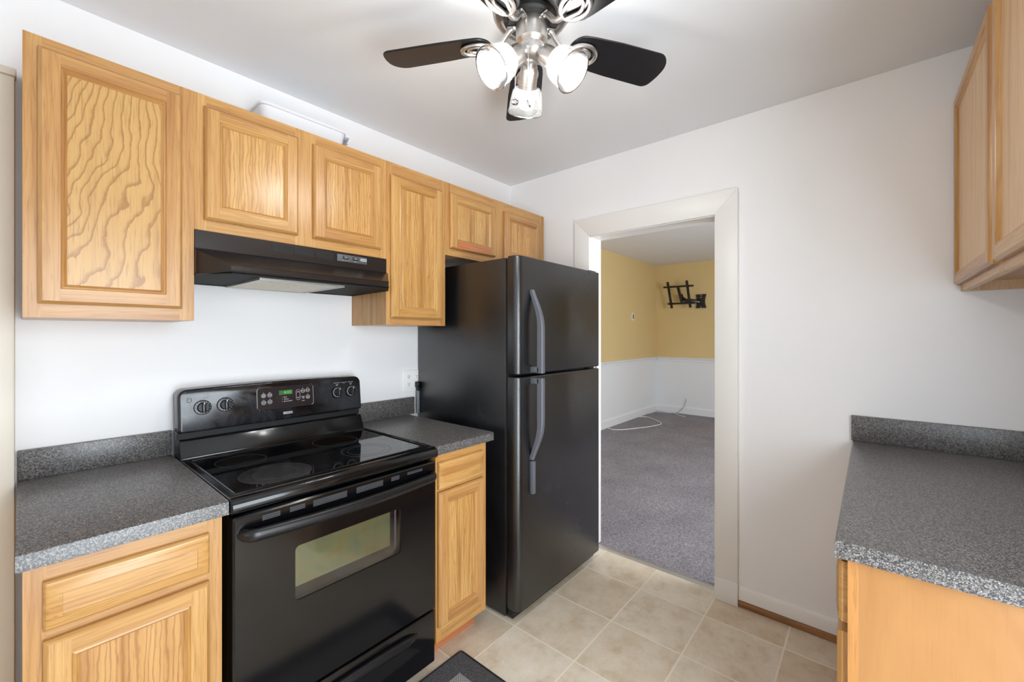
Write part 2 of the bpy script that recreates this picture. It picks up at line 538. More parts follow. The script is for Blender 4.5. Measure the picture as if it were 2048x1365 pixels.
# ------------------------------------------------------------------ room shell
YW, XB, ZC = 2.04, 2.366, 2.48       # stove wall, doorway wall, kitchen ceiling
YR, XR = -0.64, -2.2                 # wall behind the right-hand cabinets, wall behind the camera
XB2 = 2.49                           # far face of the doorway wall
DY0, DY1, DZ = 0.62, 1.365, 2.0      # doorway
DX, DYL, DYR, DZC = 7.47, 2.96, -1.5, 2.62

struct(MB().box(XR - .1, XB2 - .035, YR - .1, YW + .1, -0.1, 0.0), 'floor', M['tile'])
struct(MB().box(XR - .1, XB, YR - .1, YW + .1, ZC, ZC + 0.1), 'ceiling', M['ceil'])
struct(MB().box(XR - .1, XB2, YW, YW + .1, 0, ZC), 'wall_left', M['wall'])
b = MB()
b.box(XB, XB2, YR - .1, DY0, 0, ZC + .14).box(XB, XB2, DY1, YW, 0, ZC + .14).box(XB, XB2, DY0, DY1, DZ, ZC + .14)
b.box(XB, XB2, YW, DYL, 0, ZC + .14).box(XB, XB2, DYR, YR - .1, 0, ZC + .14)
struct(b, 'wall_back', M['wall'])
# right wall, opening added out of view to let the side daylight in
WX0, WX1, WZ0, WZ1 = -0.12, 0.94, 0.04, 2.03
b = MB()
b.box(XR - .1, WX0, YR - .1, YR, 0, ZC).box(WX1, XB, YR - .1, YR, 0, ZC)
b.box(WX0, WX1, YR - .1, YR, 0, WZ0).box(WX0, WX1, YR - .1, YR, WZ1, ZC)
struct(b, 'wall_right', M['wall'])
RY0, RY1 = -0.4, 0.9
b = MB()
b.box(XR - .1, XR, YR, RY0, 0, ZC).box(XR - .1, XR, RY1, YW, 0, ZC)
b.box(XR - .1, XR, RY0, RY1, 0, .95).box(XR - .1, XR, RY0, RY1, 2.05, ZC)
struct(b, 'wall_rear', M['wall'])
def win_frame(axis, a0, a1, z0, z1, at):
    b = MB()
    t = 0.035
    for (p0, p1, q0, q1) in ((a0, a0 + t, z0, z1), (a1 - t, a1, z0, z1), (a0 + t, a1 - t, z0, z0 + t), (a0 + t, a1 - t, z1 - t, z1), (a0 + t, a1 - t, (z0 + z1) / 2 - .02, (z0 + z1) / 2 + .02)):
        if axis == 'x': b.box(p0, p1, at, at + .04, q0, q1)
        else: b.box(at, at + .04, p0, p1, q0, q1)
    return b
struct(win_frame('x', WX0, WX1, WZ0, WZ1, YR - .08), 'added_glazed_door', M['trim'])  # glazed door frame added out of view for the side daylight
struct(win_frame('y', RY0, RY1, .95, 2.05, XR - .08), 'added_rear_window', M['trim'])  # unseen window added behind the camera for the rear daylight

# doorway casing with plinth blocks, jamb lining, threshold
CW = 0.108
b = MB()
xf = XB - 0.019
ZH_ = DZ + .118
b.prism([(DY0 - CW, .115), (DY0, .115), (DY0, DZ), (DY0 - CW, ZH_)], 'x', xf, XB, .0015)
b.prism([(DY1, .115), (DY1 + CW, .115), (DY1 + CW, ZH_), (DY1, DZ)], 'x', xf, XB, .0015)
b.prism([(DY0, DZ), (DY1, DZ), (DY1 + CW, ZH_), (DY0 - CW, ZH_)], 'x', xf, XB, .0015)
b.box(xf - .006, XB, DY0 - CW - .002, DY0, 0.0, 0.115, .003).box(xf - .006, XB, DY1, DY1 + CW, 0.0, 0.115, .003)
struct(b, 'trim_1', M['trim'])
b = MB()
b.box(XB - .004, XB2 + .004, DY0, DY0 + .004, 0, DZ).box(XB - .004, XB2 + .004, DY1 - .004, DY1, 0, DZ).box(XB - .004, XB2 + .004, DY0, DY1, DZ - .004, DZ)
struct(b, 'trim_2', M['trim'])
b = MB()
b.prism([(2.415, 0.0), (2.425, 0.007), (2.448, 0.009), (2.458, 0.004), (2.458, 0.0)], 'y', DY0 + .004, DY1 - .004)
b.bm.transform(Matrix.Identity(4))
for k in range(5):
    b.lathe([(0.0, .0098), (.003, .0092), (.004, .0085)], 10, Matrix.Translation((2.437, DY0 + .08 + k * .145, 0)))
struct(b, 'trim_3', M['alum'])
# casing beside the stove-wall cabinets (left edge of the picture)
b = MB()
b.box(-0.135, -0.0145, YW - .045, YW, 0, 2.165, .006)
b.box(-0.14, -0.012, YW - .052, YW, 2.165, 2.188, .004)
struct(b, 'trim_4', M['cream'])
# baseboards
b = MB()
b.prism([(XB, 0.034), (XB - .012, 0.034), (XB - .012, .085), (XB - .007, .097), (XB, .10)], 'y', 0.06, DY0 - CW - .003)
struct(b, 'baseboard_back', M['trim'])
b = MB()
b.box(XB - .017, XB, 0.06, DY0 - CW - .003, 0.0, 0.031, .004)
struct(b, 'trim_5', M['strip'])

# ------------------------------------------------------------------ next room
struct(MB().box(XB2 - .035, DX + .1, DYR - .1, DYL + .1, -0.1, 0.004), 'floor_den', M['carpet'])
struct(MB().box(XB2, DX + .1, DYR - .1, DYL + .1, DZC, DZC + .1), 'ceiling_den', M['ceil'])
ZR = 0.945
b = MB()
b.mat(0).box(XB2, DX + .1, DYL, DYL + .1, 0, ZR).mat(1).box(XB2, DX + .1, DYL, DYL + .1, ZR, DZC)
struct(b, 'wall_den_left', [M['wains'], M['yellow']])
b = MB()
b.mat(0).box(DX, DX + .1, DYR, DYL, 0, ZR).mat(1).box(DX, DX + .1, DYR, DYL, ZR, DZC)
struct(b, 'wall_den_far', [M['wains'], M['yellow']])
b = MB()
for (m, z0, z1) in ((0, 0, .8), (1, 2.15, DZC)):
    b.mat(m).box(XB2, DX, DYR - .1, DYR, z0, z1)
for m, z0, z1 in ((0, .8, ZR), (1, ZR, 2.15)):
    b.mat(m).box(XB2, 2.9, DYR - .1, DYR, z0, z1).box(4.5, DX, DYR - .1, DYR, z0, z1)
struct(b, 'wall_den_right', [M['wains'], M['yellow']])
struct(win_frame('x', 2.9, 4.5, .8, 2.15, DYR - .08), 'window_3', M['trim'])
rail = [(0.0, -.040), (.012, -.036), (.014, -.010), (.020, -.004), (.022, .010), (.036, .020), (.036, .032), (.0, .036)]
b = MB().prism([(DYL - p, ZR + q) for p, q in rail], 'x', XB2, DX)
struct(b, 'trim_6', M['wains'])
b = MB()
b.prism([(DX - p, ZR + q) for p, q in rail], 'y', DYR, DYL - .036)
struct(b, 'trim_7', M['wains'])
bb = [(0.0, .004), (.016, .004), (.016, .105), (.010, .112), (.010, .122), (.004, .130), (0, .130)]
struct(MB().prism([(DYL - p, q) for p, q in bb], 'x', XB2, DX), 'baseboard_den_left', M['wains'])
struct(MB().prism([(DX - p, q) for p, q in bb], 'y', DYR, DYL - .016), 'baseboard_den_far', M['wains'])

# ------------------------------------------------------------------ cabinets
def front_frame(b, x0, x1, z0, z1, yb, fw=0.055, th=0.020, c=0.008):
    """five-piece door frame; slot 0 vertical grain, slot 1 horizontal grain; front faces -y"""
    def ring(i0, y0, i1, y1):
        a = [(x0 + i0, z0 + i0), (x1 - i0, z0 + i0), (x1 - i0, z1 - i0), (x0 + i0, z1 - i0)]
        d = [(x0 + i1, z0 + i1), (x1 - i1, z0 + i1), (x1 - i1, z1 - i1), (x0 + i1, z1 - i1)]
        for k in range(4):
            n = (k + 1) % 4
            b.mat(1 if k in (0, 2) else 0)
            b.quad((a[k][0], y0, a[k][1]), (a[n][0], y0, a[n][1]), (d[n][0], y1, d[n][1]), (d[k][0], y1, d[k][1]))
    yf = yb - th
    ring(0, yb, 0, yb - .011)
    ring(0, yb - .011, c * .45, yb - .0165)
    ring(c * .45, yb - .0165, c, yf)
    w = fw - .013
    for (p0, p1) in ((x0 + c, x0 + w), (x1 - w, x1 - c)):
        b.mat(0).quad((p0, yf, z0 + c), (p1, yf, z0 + c), (p1, yf, z1 - c), (p0, yf, z1 - c))
    for (q0, q1) in ((z0 + c, z0 + w), (z1 - w, z1 - c)):
        b.mat(1).quad((x0 + w, yf, q0), (x1 - w, yf, q0), (x1 - w, yf, q1), (x0 + w, yf, q1))
    for i0, y0, i1, y1 in ((w, yf, w + .002, yf + .003), (w + .002, yf + .003, w + .006, yf + .0015), (w + .006, yf + .0015, fw, yf + .009), (fw, yf + .009, fw, yb)):
        ring(i0, y0, i1, y1)
    b.mat(0).quad((x0, yb, z0), (x0, yb, z1), (x1, yb, z1), (x1, yb, z0)) if False else None
    return yf
def door(parent, x0, x1, z0, z1, yb, panel='oak_panel', fw=0.055, label=None, red_rail=False, pv='oak_v', ph='oak_h'):
    b = MB()
    front_frame(b, x0, x1, z0, z1, yb, fw)
    mats = [M[pv], M[ph]]
    d = b.build('door', mats, parent, 25)
    p = MB().box(x0 + fw - .002, x1 - fw + .002, yb - .0105, yb - .001, z0 + fw - .002, z1 - fw + .002).build('door_panel', M[panel], d)
    if red_rail:
        r = MB().box(x0 + fw - .013, x1 - fw + .013, yb - .0206, yb - .012, z0 + .004, z0 + fw - .010, .001).build('bottom_rail', M['oak_red'], d)
        tag(r, 'reddish brown bottom rail')
    if label: tag(d, label)
    return d
def drawer_front(parent, x0, x1, z0, z1, yb, pv='oak_h'):
    b = MB()
    def ring(i0, y0, i1, y1):
        a = [(x0 + i0, z0 + i0), (x1 - i0, z0 + i0), (x1 - i0, z1 - i0), (x0 + i0, z1 - i0)]
        d = [(x0 + i1, z0 + i1), (x1 - i1, z0 + i1), (x1 - i1, z1 - i1), (x0 + i1, z1 - i1)]
        for k in range(4):
            n = (k + 1) % 4
            b.quad((a[k][0], y0, a[k][1]), (a[n][0], y0, a[n][1]), (d[n][0], y1, d[n][1]), (d[k][0], y1, d[k][1]))
    for i0, y0, i1, y1 in ((0, 0, 0, -.011), (0, -.011, .004, -.0165), (.004, -.0165, .009, -.0185), (.009, -.0185, .028, -.0225), (.028, -.0225, .0285, -.0205)):
        ring(i0, yb + y0, i1, yb + y1)
    i = .0285
    b.quad((x0 + i, yb - .0205, z0 + i), (x1 - i, yb - .0205, z0 + i), (x1 - i, yb - .0205, z1 - i), (x0 + i, yb - .0205, z1 - i))
    return b.build('drawer_front', M[pv], parent, 25)
def face_frame(parent, x0, x1, z0, z1, yb, stiles, rails, th=.019, mats=('oak_v', 'oak_h')):
    """stiles: (xa, xb); rails: (za, zb, xa, xb)"""
    b = MB()
    for xa, xb in stiles: b.mat(0).box(xa, xb, yb - th, yb, z0, z1)
    for za, zb, xa, xb in rails: b.mat(1).box(xa, xb, yb - th + .0003, yb, za, zb)
    return b.build('face_frame', [M[m] for m in mats], parent, 25)

YU = 1.725            # front of upper face frames
ZT, ZB = 2.190, 1.420
FRY = YU + .019
def carcass(parent, x0, x1, z0, z1, y0, y1, mat='oak_v', bottom=0.0, end_mat=None):
    b = MB()
    t = .012
    b.mat(0).box(x0, x0 + t, y0, y1, z0, z1).box(x1 - t, x1, y0, y1, z0, z1)
    b.mat(1).box(x0 + t, x1 - t, y0, y1, z0 + bottom, z0 + bottom + t).box(x0 + t, x1 - t, y0, y1, z1 - t, z1)
    b.box(x0 + t, x1 - t, y1 - .006, y1, z0 + bottom + t, z1 - t)
    return b.build('carcass', [M[end_mat or mat], M['oak_h']], parent, 25)

x0, x1, x2, x3, x4 = 0.0, 0.375, 1.108, 1.466, 2.352
G = 'oak wall cabinets over the stove wall'
c = thing('wall_cabinet', (x0, YW, ZB), 'tall oak wall cabinet with one boldly figured door, leftmost on the stove wall', 'cabinet', G)
carcass(c, x0, x1 - .0002, ZB, ZT, FRY, YW)
face_frame(c, x0, x1 - .0002, ZB, ZT, FRY, [(x0, x0 + .034), (x1 - .039, x1 - .0002)], [(ZB, ZB + .045, x0 + .034, x1 - .039), (ZT - .045, ZT, x0 + .034, x1 - .039)])
door(c, 0.027, 0.341, 1.458, 2.157, YU, 'oak_rotary', .055)
ZH = 1.728
c = thing('wall_cabinet', (x1, YW, ZH), 'short two-door oak wall cabinet directly above the black range hood', 'cabinet', G)
carcass(c, x1, x2 - .0002, ZH, ZT, FRY, YW)
face_frame(c, x1, x2 - .0002, ZH, ZT, FRY, [(x1, x1 + .034), (0.70, 0.78), (x2 - .036, x2 - .0002)],
           [(ZH, ZH + .042, x1 + .034, .70), (ZT - .045, ZT, x1 + .034, .70), (ZH, ZH + .042, .78, x2 - .036), (ZT - .045, ZT, .78, x2 - .036)])
door(c, 0.401, 0.707, 1.765, 2.150, YU)
door(c, 0.766, 1.075, 1.765, 2.147, YU)
c = thing('wall_cabinet', (x2, YW, ZB), 'narrow tall oak wall cabinet between range hood and fridge', 'cabinet', G)
carcass(c, x2, x3 - .0002, ZB, ZT, FRY, YW)
face_frame(c, x2, x3 - .0002, ZB, ZT, FRY, [(x2, x2 + .034), (x3 - .038, x3 - .0002)], [(ZB, ZB + .045, x2 + .034, x3 - .038), (ZT - .075, ZT, x2 + .034, x3 - .038)])
door(c, 1.128, 1.436, 1.453, 2.130, YU)
ZF = 1.800
c = thing('wall_cabinet', (x3, YW, ZF), 'short oak wall cabinet above the black fridge, reddish rail on one door', 'cabinet', G)
carcass(c, x3, x4, ZF, ZT, FRY, YW)
face_frame(c, x3, x4, ZF, ZT, FRY, [(x3, x3 + .034), (1.845, 1.935), (x4 - .06, x4)],
           [(ZF, ZF + .045, x3 + .034, 1.845), (ZT - .07, ZT, x3 + .034, 1.845), (ZF, ZF + .045, 1.935, x4 - .06), (ZT - .07, ZT, 1.935, x4 - .06)])
door(c, 1.492, 1.848, 1.839, 2.138, YU, red_rail=True)
door(c, 1.927, 2.292, 1.839, 2.134, YU)

# base cabinets on the stove wall
YBF = 1.360            # front of base face frames
BF = YBF + .019
ZK = 0.875
GB = 'oak base cabinets under grey worktops'
def base_cab(c, x0, x1, stl, str_, drawer, dr_door, toe_mat='oak_h'):
    b = MB()
    t = .012
    b.mat(0).box(x0, x0 + t, BF, YW, .10, ZK).box(x1 - t, x1, BF, YW, .10, ZK)
    b.mat(1).box(x0 + t, x1 - t, BF, YW, .10, .112).box(x0 + t, x1 - t, YW - .006, YW, .112, ZK)
    b.build('carcass', [M['oak_v'], M['oak_h']], c, 25)
    b = MB().box(x0, x1, BF + .06, BF + .075, 0, .10)
    b.build('toe_kick', M['oak_red'], c, 25)
    face_frame(c, x0, x1, .10, ZK, BF, [(x0, x0 + stl), (x1 - str_, x1)],
               [(ZK - .045, ZK, x0 + stl, x1 - str_), (.705, .745, x0 + stl, x1 - str_), (.10, .185, x0 + stl, x1 - str_)])
    drawer_front(c, *drawer, YBF)
    door(c, *dr_door, YBF)
c = thing('base_cabinet', (0, YW, 0), 'oak base cabinet with drawer and door, left of the black range', 'cabinet', GB)
base_cab(c, 0.0, 0.358, .034, .034, (0.029, 0.327, 0.733, 0.839), (0.029, 0.327, 0.12, 0.711))
c = thing('base_cabinet', (1.11, YW, 0), 'narrow oak base cabinet with drawer and door between range and fridge', 'cabinet', GB)
base_cab(c, 1.105, 1.400, .03, .03, (1.112, 1.372, 0.733, 0.845), (1.112, 1.374, 0.165, 0.722))

# worktops
def worktop(name, label, x0, x1, y0, y1, parts):
    c = thing(name, (x0, y1, ZK), label, 'countertop')
    parts(c)
    return c
ZCT = 0.914
c = thing('countertop', (0, YW, ZK), 'short speckled grey worktop left of the range, against the cream casing', 'countertop')
def nose(x0, x1, yf, yb):
    return MB().prism([(yb, ZK + .001), (yf, ZK + .001), (yf, ZCT - .008), (yf + .002, ZCT - .003), (yf + .008, ZCT), (yb, ZCT)], 'x', x0, x1)
nose(-0.010, .3705, 1.345, YW).build('slab', M['lam'], c)
MB().box(-0.010, .3705, YW - .020, YW, ZCT + .0002, 1.008, .002).build('backsplash', M['lam'], c)
c = thing('countertop', (1.1, YW, ZK), 'small speckled grey worktop between range and fridge', 'countertop')
nose(1.100, 1.446, 1.352, YW).build('slab', M['lam'], c)
MB().box(1.100, 1.487, YW - .020, YW, ZCT + .0002, 1.012, .002).build('backsplash', M['lam'], c)

# right-hand side: base cabinet end, worktop, wall cabinet (thing-local coordinates, turned about so fronts face +y)
XN = 1.180            # near end of the right-hand worktop
c = thing('countertop', (XN, YR, ZK), 'long speckled grey worktop at right, ending against the doorway wall', 'countertop')
ys = 0.062
b = MB().prism([(YR, ZK + .001), (ys, ZK + .001), (ys, ZCT - .006), (ys - .002, ZCT - .002), (ys - .006, ZCT), (YR, ZCT)], 'x', XN, XB - .001)
b.build('slab', M['lam'], c)
MB().box(XB - .021, XB - .001, YR, ys + .004, ZCT + .0002, 1.022, .002).build('backsplash', M['lam'], c)
MB().box(XN + .02, XB - .022, YR, YR + .02, ZCT + .0002, 1.022, .002).build('backsplash', M['lam'], c)

c = thing('base_cabinet', (XB, YR, 0), 'pale birch-ended base cabinet under the right-hand worktop', 'cabinet', GB, PI, True)
L = XB - XN - .018      # local x runs toward the camera, local y from the right wall (0) to the front (negative)
D = 0.04 - YR           # front of the frame
b = MB()
b.mat(0).box(L - .012, L, -D + .019, 0, .0, ZK).mat(1).box(.002, .014, -D + .019, 0, .1, ZK).box(.014, L - .012, -D + .019, 0, .1, .112).box(.014, L - .012, -.006, 0, .112, ZK)
b.build('carcass', [M['maple'], M['oak_h']], c, 25)
MB().box(.002, L - .012, -D + .08, -D + .095, 0, .1).build('toe_kick', M['oak_red'], c)
face_frame(c, 0, L, .10, ZK, -D + .019, [(.002, .05), (.36, .40), (.74, .78), (L - .038, L)],
           [(ZK - .035, ZK, .05, L - .038), (.10, .135, .05, L - .038), (.69, .72, .05, L - .038)], mats=('maple_edge', 'oak_h'))
for xa, xb in ((.035, .375), (.39, .755), (.77, L - .012)):
    drawer_front(c, xa, xb, .722, .858, -D)
    door(c, xa, xb, .12, .70, -D, 'oak_panel')

YRU = -0.263            # front of the right wall cabinet's face frame
ZRB, ZRT = 1.540, 2.300
c = thing('wall_cabinet', (XB, YR, ZRB), 'pale oak wall cabinet high on the right, above the long worktop', 'cabinet', None, PI, True)
D = YRU - YR
L = 1.30
b = MB()
h = ZRT - ZRB
b.mat(0).box(0.004, .016, -D + .019, 0, 0, h).box(L - .012, L, -D + .019, 0, 0, h)
b.mat(1).box(.016, L - .012, -D + .019, 0, .035, .047).box(.016, L - .012, -D + .019, 0, h - .012, h).box(.016, L - .012, -.018, 0, 0, .035).box(.016, L - .012, -.006, 0, .047, h - .012)
b.build('carcass', [M['pale_oak'], M['oak_h']], c, 25)
face_frame(c, 0.004, L, 0, h, -D + .019, [(.004, .04), (.64, .70), (L - .04, L)], [(0, .04, .04, .64), (h - .04, h, .04, .64), (0, .04, .70, L - .04), (h - .04, h, .70, L - .04)])
door(c, .006, .645, .026, .742, -D, 'pale_oak', .05)
door(c, .690, L - .02, .026, .742, -D, 'pale_oak', .05)

# white bin on top of the cabinets
c = thing('storage_bin', (0.8, 1.9, ZT), 'white plastic bin lying on top of the stove-wall cabinets', 'bin')
def tub(x0, x1, y0, y1, z0, z1, tap, r=.03):
    rows = []
    def loop(ins, z):
        pts = []
        for cx_, cy_, a0 in ((x1 - ins - r, y1 - ins - r, 0), (x0 + ins + r, y1 - ins - r, 90), (x0 + ins + r, y0 + ins + r, 180), (x1 - ins - r, y0 + ins + r, 270)):
            for k in range(6):
                a = R(a0 + k * 18)
                pts.append((cx_ + r * math.cos(a), cy_ + r * math.sin(a), z))
        return pts
    return [loop(tap, z0), loop(0, z1 - .012), loop(-.006, z1 - .010), loop(-.006, z1), loop(.003, z1), loop(tap + .003, z0 + .003)]
b = MB()
loops = [[b.bm.verts.new(p) for p in L_] for L_ in tub(0.625, 0.985, 1.86, 2.005, ZT, 2.318, .016)]
for A, B in zip(loops, loops[1:]):
    for k in range(24): b.bm.faces.new((A[k], A[(k + 1) % 24], B[(k + 1) % 24], B[k]))
b.bm.faces.new(loops[0][::-1]); b.bm.faces.new(loops[-1])
b.build('tub', M['plastic_w'], c)
b = MB().box(0.985, 1.012, 1.868, 1.93, 2.300, 2.309, .003)
b.prism([(1.004, 2.300), (1.012, 2.300), (0.998, 2.27), (0.992, 2.27)], 'y', 1.87, 1.93)
b.build('handle', M['plastic_w'], c)

# ------------------------------------------------------------------ range hood
HX0, HX1, HZ1 = 0.376, 1.107, 1.727
HT = .070     # how far the lip is set in at each side
HY = 1.595    # lip plane
hood = thing('range_hood', (.7415, YW, 1.572), 'black range hood under the short oak cabinet above the stove', 'range hood')
b = MB()
yb_, yt = YW - .004, YU - .004
zb_, zl0, zl1, zband = 1.572, 1.583, 1.603, 1.664
def q(*p): b.quad(*p)
tfl, tfr = (HX0, yt, HZ1), (HX1, yt, HZ1)
bfl, bfr = (HX0, yt, zband), (HX1, yt, zband)
s1l, s1r = (HX0, yt - .012, zband - .006), (HX1, yt - .012, zband - .006)
l1l, l1r = (HX0 + HT, HY, zl1), (HX1 - HT, HY, zl1)
l0l, l0r = (HX0 + HT, HY, zl0), (HX1 - HT, HY, zl0)
bl, br = (HX0, yb_, zb_), (HX1, yb_, zb_)
fl, fr = (HX0, yt - .012, zb_ + .004), (HX1, yt - .012, zb_ + .004)
tl, tr = (HX0, yb_, HZ1), (HX1, yb_, HZ1)
q(tfl, bfl, bfr, tfr)
q(bfl, s1l, s1r, bfr)
q(s1l, l1l, l1r, s1r)
q(l1l, l0l, l0r, l1r)
q(tl, tfl, tfr, tr)
q(tl, tr, br, bl)
q(tl, bl, fl, s1l, bfl, tfl); q(tr, tfr, bfr, s1r, fr, br)
q(s1l, fl, l0l, l1l); q(s1r, l1r, l0r, fr)
bmesh.ops.remove_doubles(b.bm, verts=b.bm.verts, dist=1e-5)
bmesh.ops.recalc_face_normals(b.bm, faces=b.bm.faces)
b.build('shell', M['brownblk'], hood, 20)
# raised lips along the folds
b = MB()
b.tube([(HX0 + .001, yt - .001, zband), (HX1 - .001, yt - .001, zband)], .0022, 6)
b.tube([l1l, l1r], .0022, 6)
b.tube([fl, l0l, l0r, fr], .003, 6)
b.build('rim', M['grey_print'] if False else M['brownblk'], hood)
# recessed underside pan
b = MB()
pan = [(HX0 + .004, yb_ - .003), (HX1 - .004, yb_ - .003), (HX1 - .004, yt - .012), (HX1 - HT - .004, HY + .004), (HX0 + HT + .004, HY + .004), (HX0 + .004, yt - .012)]
b.prism(pan, 'z', zb_ + .003, zb_ + .009)
b.build('underside', M['pan'], hood)
f = MB()
fx0, fx1, fy0, fy1, fz = .545, .86, 1.64, 2.02, zb_ + .001
f.box(fx0, fx1, fy0, fy0 + .014, fz - .006, fz + .003).box(fx0, fx1, fy1 - .014, fy1, fz - .006, fz + .003).box(fx0, fx0 + .014, fy0 + .014, fy1 - .014, fz - .006, fz + .003).box(fx1 - .014, fx1, fy0 + .014, fy1 - .014, fz - .006, fz + .003)
fo = f.build('filter_frame', M['alum'], hood)
MB().box(fx0 + .014, fx1 - .014, fy0 + .014, fy1 - .014, fz - .004, fz + .001).build('filter_mesh', M['mesh'], fo)
tag(fo, 'silver grease filter')
# louvres
for xa, xb in ((.612, .688), (.694, .772), (.778, .855)):
    b = MB()
    b.mat(0).box(xa, xb, yt - .0006, yt + .002, 1.687, 1.718)
    for k in range(5): b.mat(1).box(xa, xb, yt - .0022, yt - .0004, 1.6895 + k * .0062, 1.6918 + k * .0062)
    b.build('vent_louvre', [M['slot'], M['brownblk']], hood)
cp = MB().box(.868, 1.006, yt - .003, yt, 1.687, 1.717, .0008).build('control_plate', M['grey_plate'], hood)
for xc in (.905, .950):
    b = MB().mat(0).box(xc - .013, xc + .013, yt - .0045, yt - .003, 1.697, 1.711, .0006).mat(1).box(xc - .008, xc + .008, yt - .010, yt - .004, 1.700, 1.709, .0015)
    b.build('rocker_switch', [M['slot'], M['grey_print']], cp)
FM = lambda x, y, z: Matrix.Translation((x, y, z)) @ Matrix.Rotation(R(90), 4, 'X')
b = MB().box(.974, 1.003, yt - .0042, yt - .003, 1.699, 1.710)
b.build('nameplate', M['silver_print'], cp)
for t_, s_, x_, z_, dy in (('KENMORE', .0055, .9885, 1.7045, .0046), ('HI', .004, .893, 1.6925, .0034), ('OFF', .004, .905, 1.6925, .0034), ('LO', .004, .918, 1.6925, .0034), ('LIGHT', .004, .950, 1.6925, .0034)):
    MB().text(t_, s_, FM(x_, yt - dy, z_)).build('lettering', M['slot' if t_ == 'KENMORE' else 'white_print'], cp)

# ------------------------------------------------------------------ range
RX0, RX1 = 0.376, 1.092
RC = (RX0 + RX1) / 2
rng = thing('range', (RC, YW, 0), 'black electric range with glass cooktop between the two oak base cabinets', 'stove')
b = MB()
b.box(RX0 + .002, RX1 - .002, 1.385, 2.0, .03, .872, .003)
b.build('body', M['blk'], rng)
for fx in (RX0 + .05, RX1 - .05):
    for fy in (1.45, 1.95): MB().lathe([(0, 0), (.016, 0), (.016, .03), (0, .03)], 14, Matrix.Translation((fx, fy, 0))).build('foot', M['blk_matte'], rng)
# cooktop frame with rolled front lip
b = MB()
prof = [(1.972, .876), (1.972, .916), (1.85, .916), (1.375, .916), (1.352, .918), (1.338, .912), (1.330, .900), (1.330, .884), (1.338, .874), (1.36, .872)]
b.prism(prof, 'x', RX0 - .003, RX1 + .003, .004, 2)
ct = b.build('cooktop', M['blk'], rng, 50)
# raised border, glass inside it
b = MB()
gx0, gx1, gy0, gy1 = RX0 + .018, RX1 - .022, 1.378, 1.86
b.tube([(gx0, gy0, .9165), (gx1, gy0, .9165), (gx1, gy1, .9165), (gx0, gy1, .9165)], .005, 8, closed=True)
b.build('border', M['blk'], ct)
MB().box(gx0, gx1, gy0, gy1, .913, .9172).build('glass_surface', M['ceran'], ct)
def ring(x, y, r, zone=True, inner=None):
    z = .9173
    b = MB()
    b.lathe([(r - .0012, z), (r + .0012, z + .0001), (r + .0012, z + .0002), (r - .0012, z + .0002)], 56, Matrix.Translation((x, y, 0)), True)
    if inner: b.lathe([(inner - .001, z), (inner + .001, z + .0001), (inner + .001, z + .0002), (inner - .001, z + .0002)], 48, Matrix.Translation((x, y, 0)), True)
    o = b.build('burner_ring', M['ring_print'], ct)
    if zone:
        MB().lathe([(0, z + .00005), (r - .002, z + .00005), (r - .002, z - .001), (0, z - .001)], 48, Matrix.Translation((x, y, 0))).build('burner_zone', M['burner'], ct)
ring(.545, 1.492, .105, True, .065)
ring(.515, 1.73, .078, False)
ring(.885, 1.515, .092, False, .07)
ring(.872, 1.745, .088, False)
# backguard
b = MB()
b.prism([(2.025, .872), (1.90, .914), (1.905, .925), (1.93, .978), (1.938, .982), (1.952, .982), (1.952, 1.005), (2.025, 1.005)], 'x', RX0 - .002, RX1 + .004, .0025, 2)
b.build('backguard', M['blk'], rng, 50)
MB().box(RX0, RX1 + .002, 1.946, 1.953, .9825, 1.0045).build('recess_strip', M['blk_matte'], rng)
# control panel: rounded, slightly arched top, leaning back
def panel_outline(x0, x1, z0, z1, r, arch, n=8):
    pts = [(x0 + .012, z0), (x1 - .012, z0)]
    for k in range(4): pts.append((x1 - .012 + .012 * math.sin(R(30 * k)), z0 + .012 - .012 * math.cos(R(30 * k))))
    for k in range(7): pts.append((x1 - r + r * math.cos(R(15 * k)), z1 - r + r * math.sin(R(15 * k))))
    for k in range(1, 16):
        t = k / 16
        pts.append((x1 - r + (x0 + r - x1 + r) * t, z1 + arch * math.sin(PI * t)))
    for k in range(7): pts.append((x0 + r - r * math.sin(R(15 * k)), z1 - r + r * math.cos(R(15 * k))))
    for k in range(4): pts.append((x0 + .012 - .012 * math.cos(R(30 * k)), z0 + .012 - .012 * math.sin(R(30 * k))))
    out = []
    for p in pts:
        if not out or (Vector(p) - Vector(out[-1])).length > 1e-4: out.append(p)
    if (Vector(out[0]) - Vector(out[-1])).length < 1e-4: out.pop()
    return out
PX0, PX1, PZ0, PZ1 = 0.374, 1.105, 1.004, 1.166
lean = Matrix(((1, 0, 0, 0), (0, 1, .10, -.10 * PZ0), (0, 0, 1, 0), (0, 0, 0, 1)))
b = MB()
b.prism(panel_outline(PX0, PX1, PZ0, PZ1, .030, .006), 'y', 1.936, 2.012, .008, 3)
b.xform(lean)
cpn = b.build('control_panel', M['smudge_sheen'], rng, 50)
YP = lambda z: 1.936 + .10 * (z - PZ0)
def PM(x, z, dy=0.0):
    return Matrix.Translation((x, YP(z) + dy, z)) @ Matrix.Rotation(R(90) - math.atan(.10), 4, 'X')
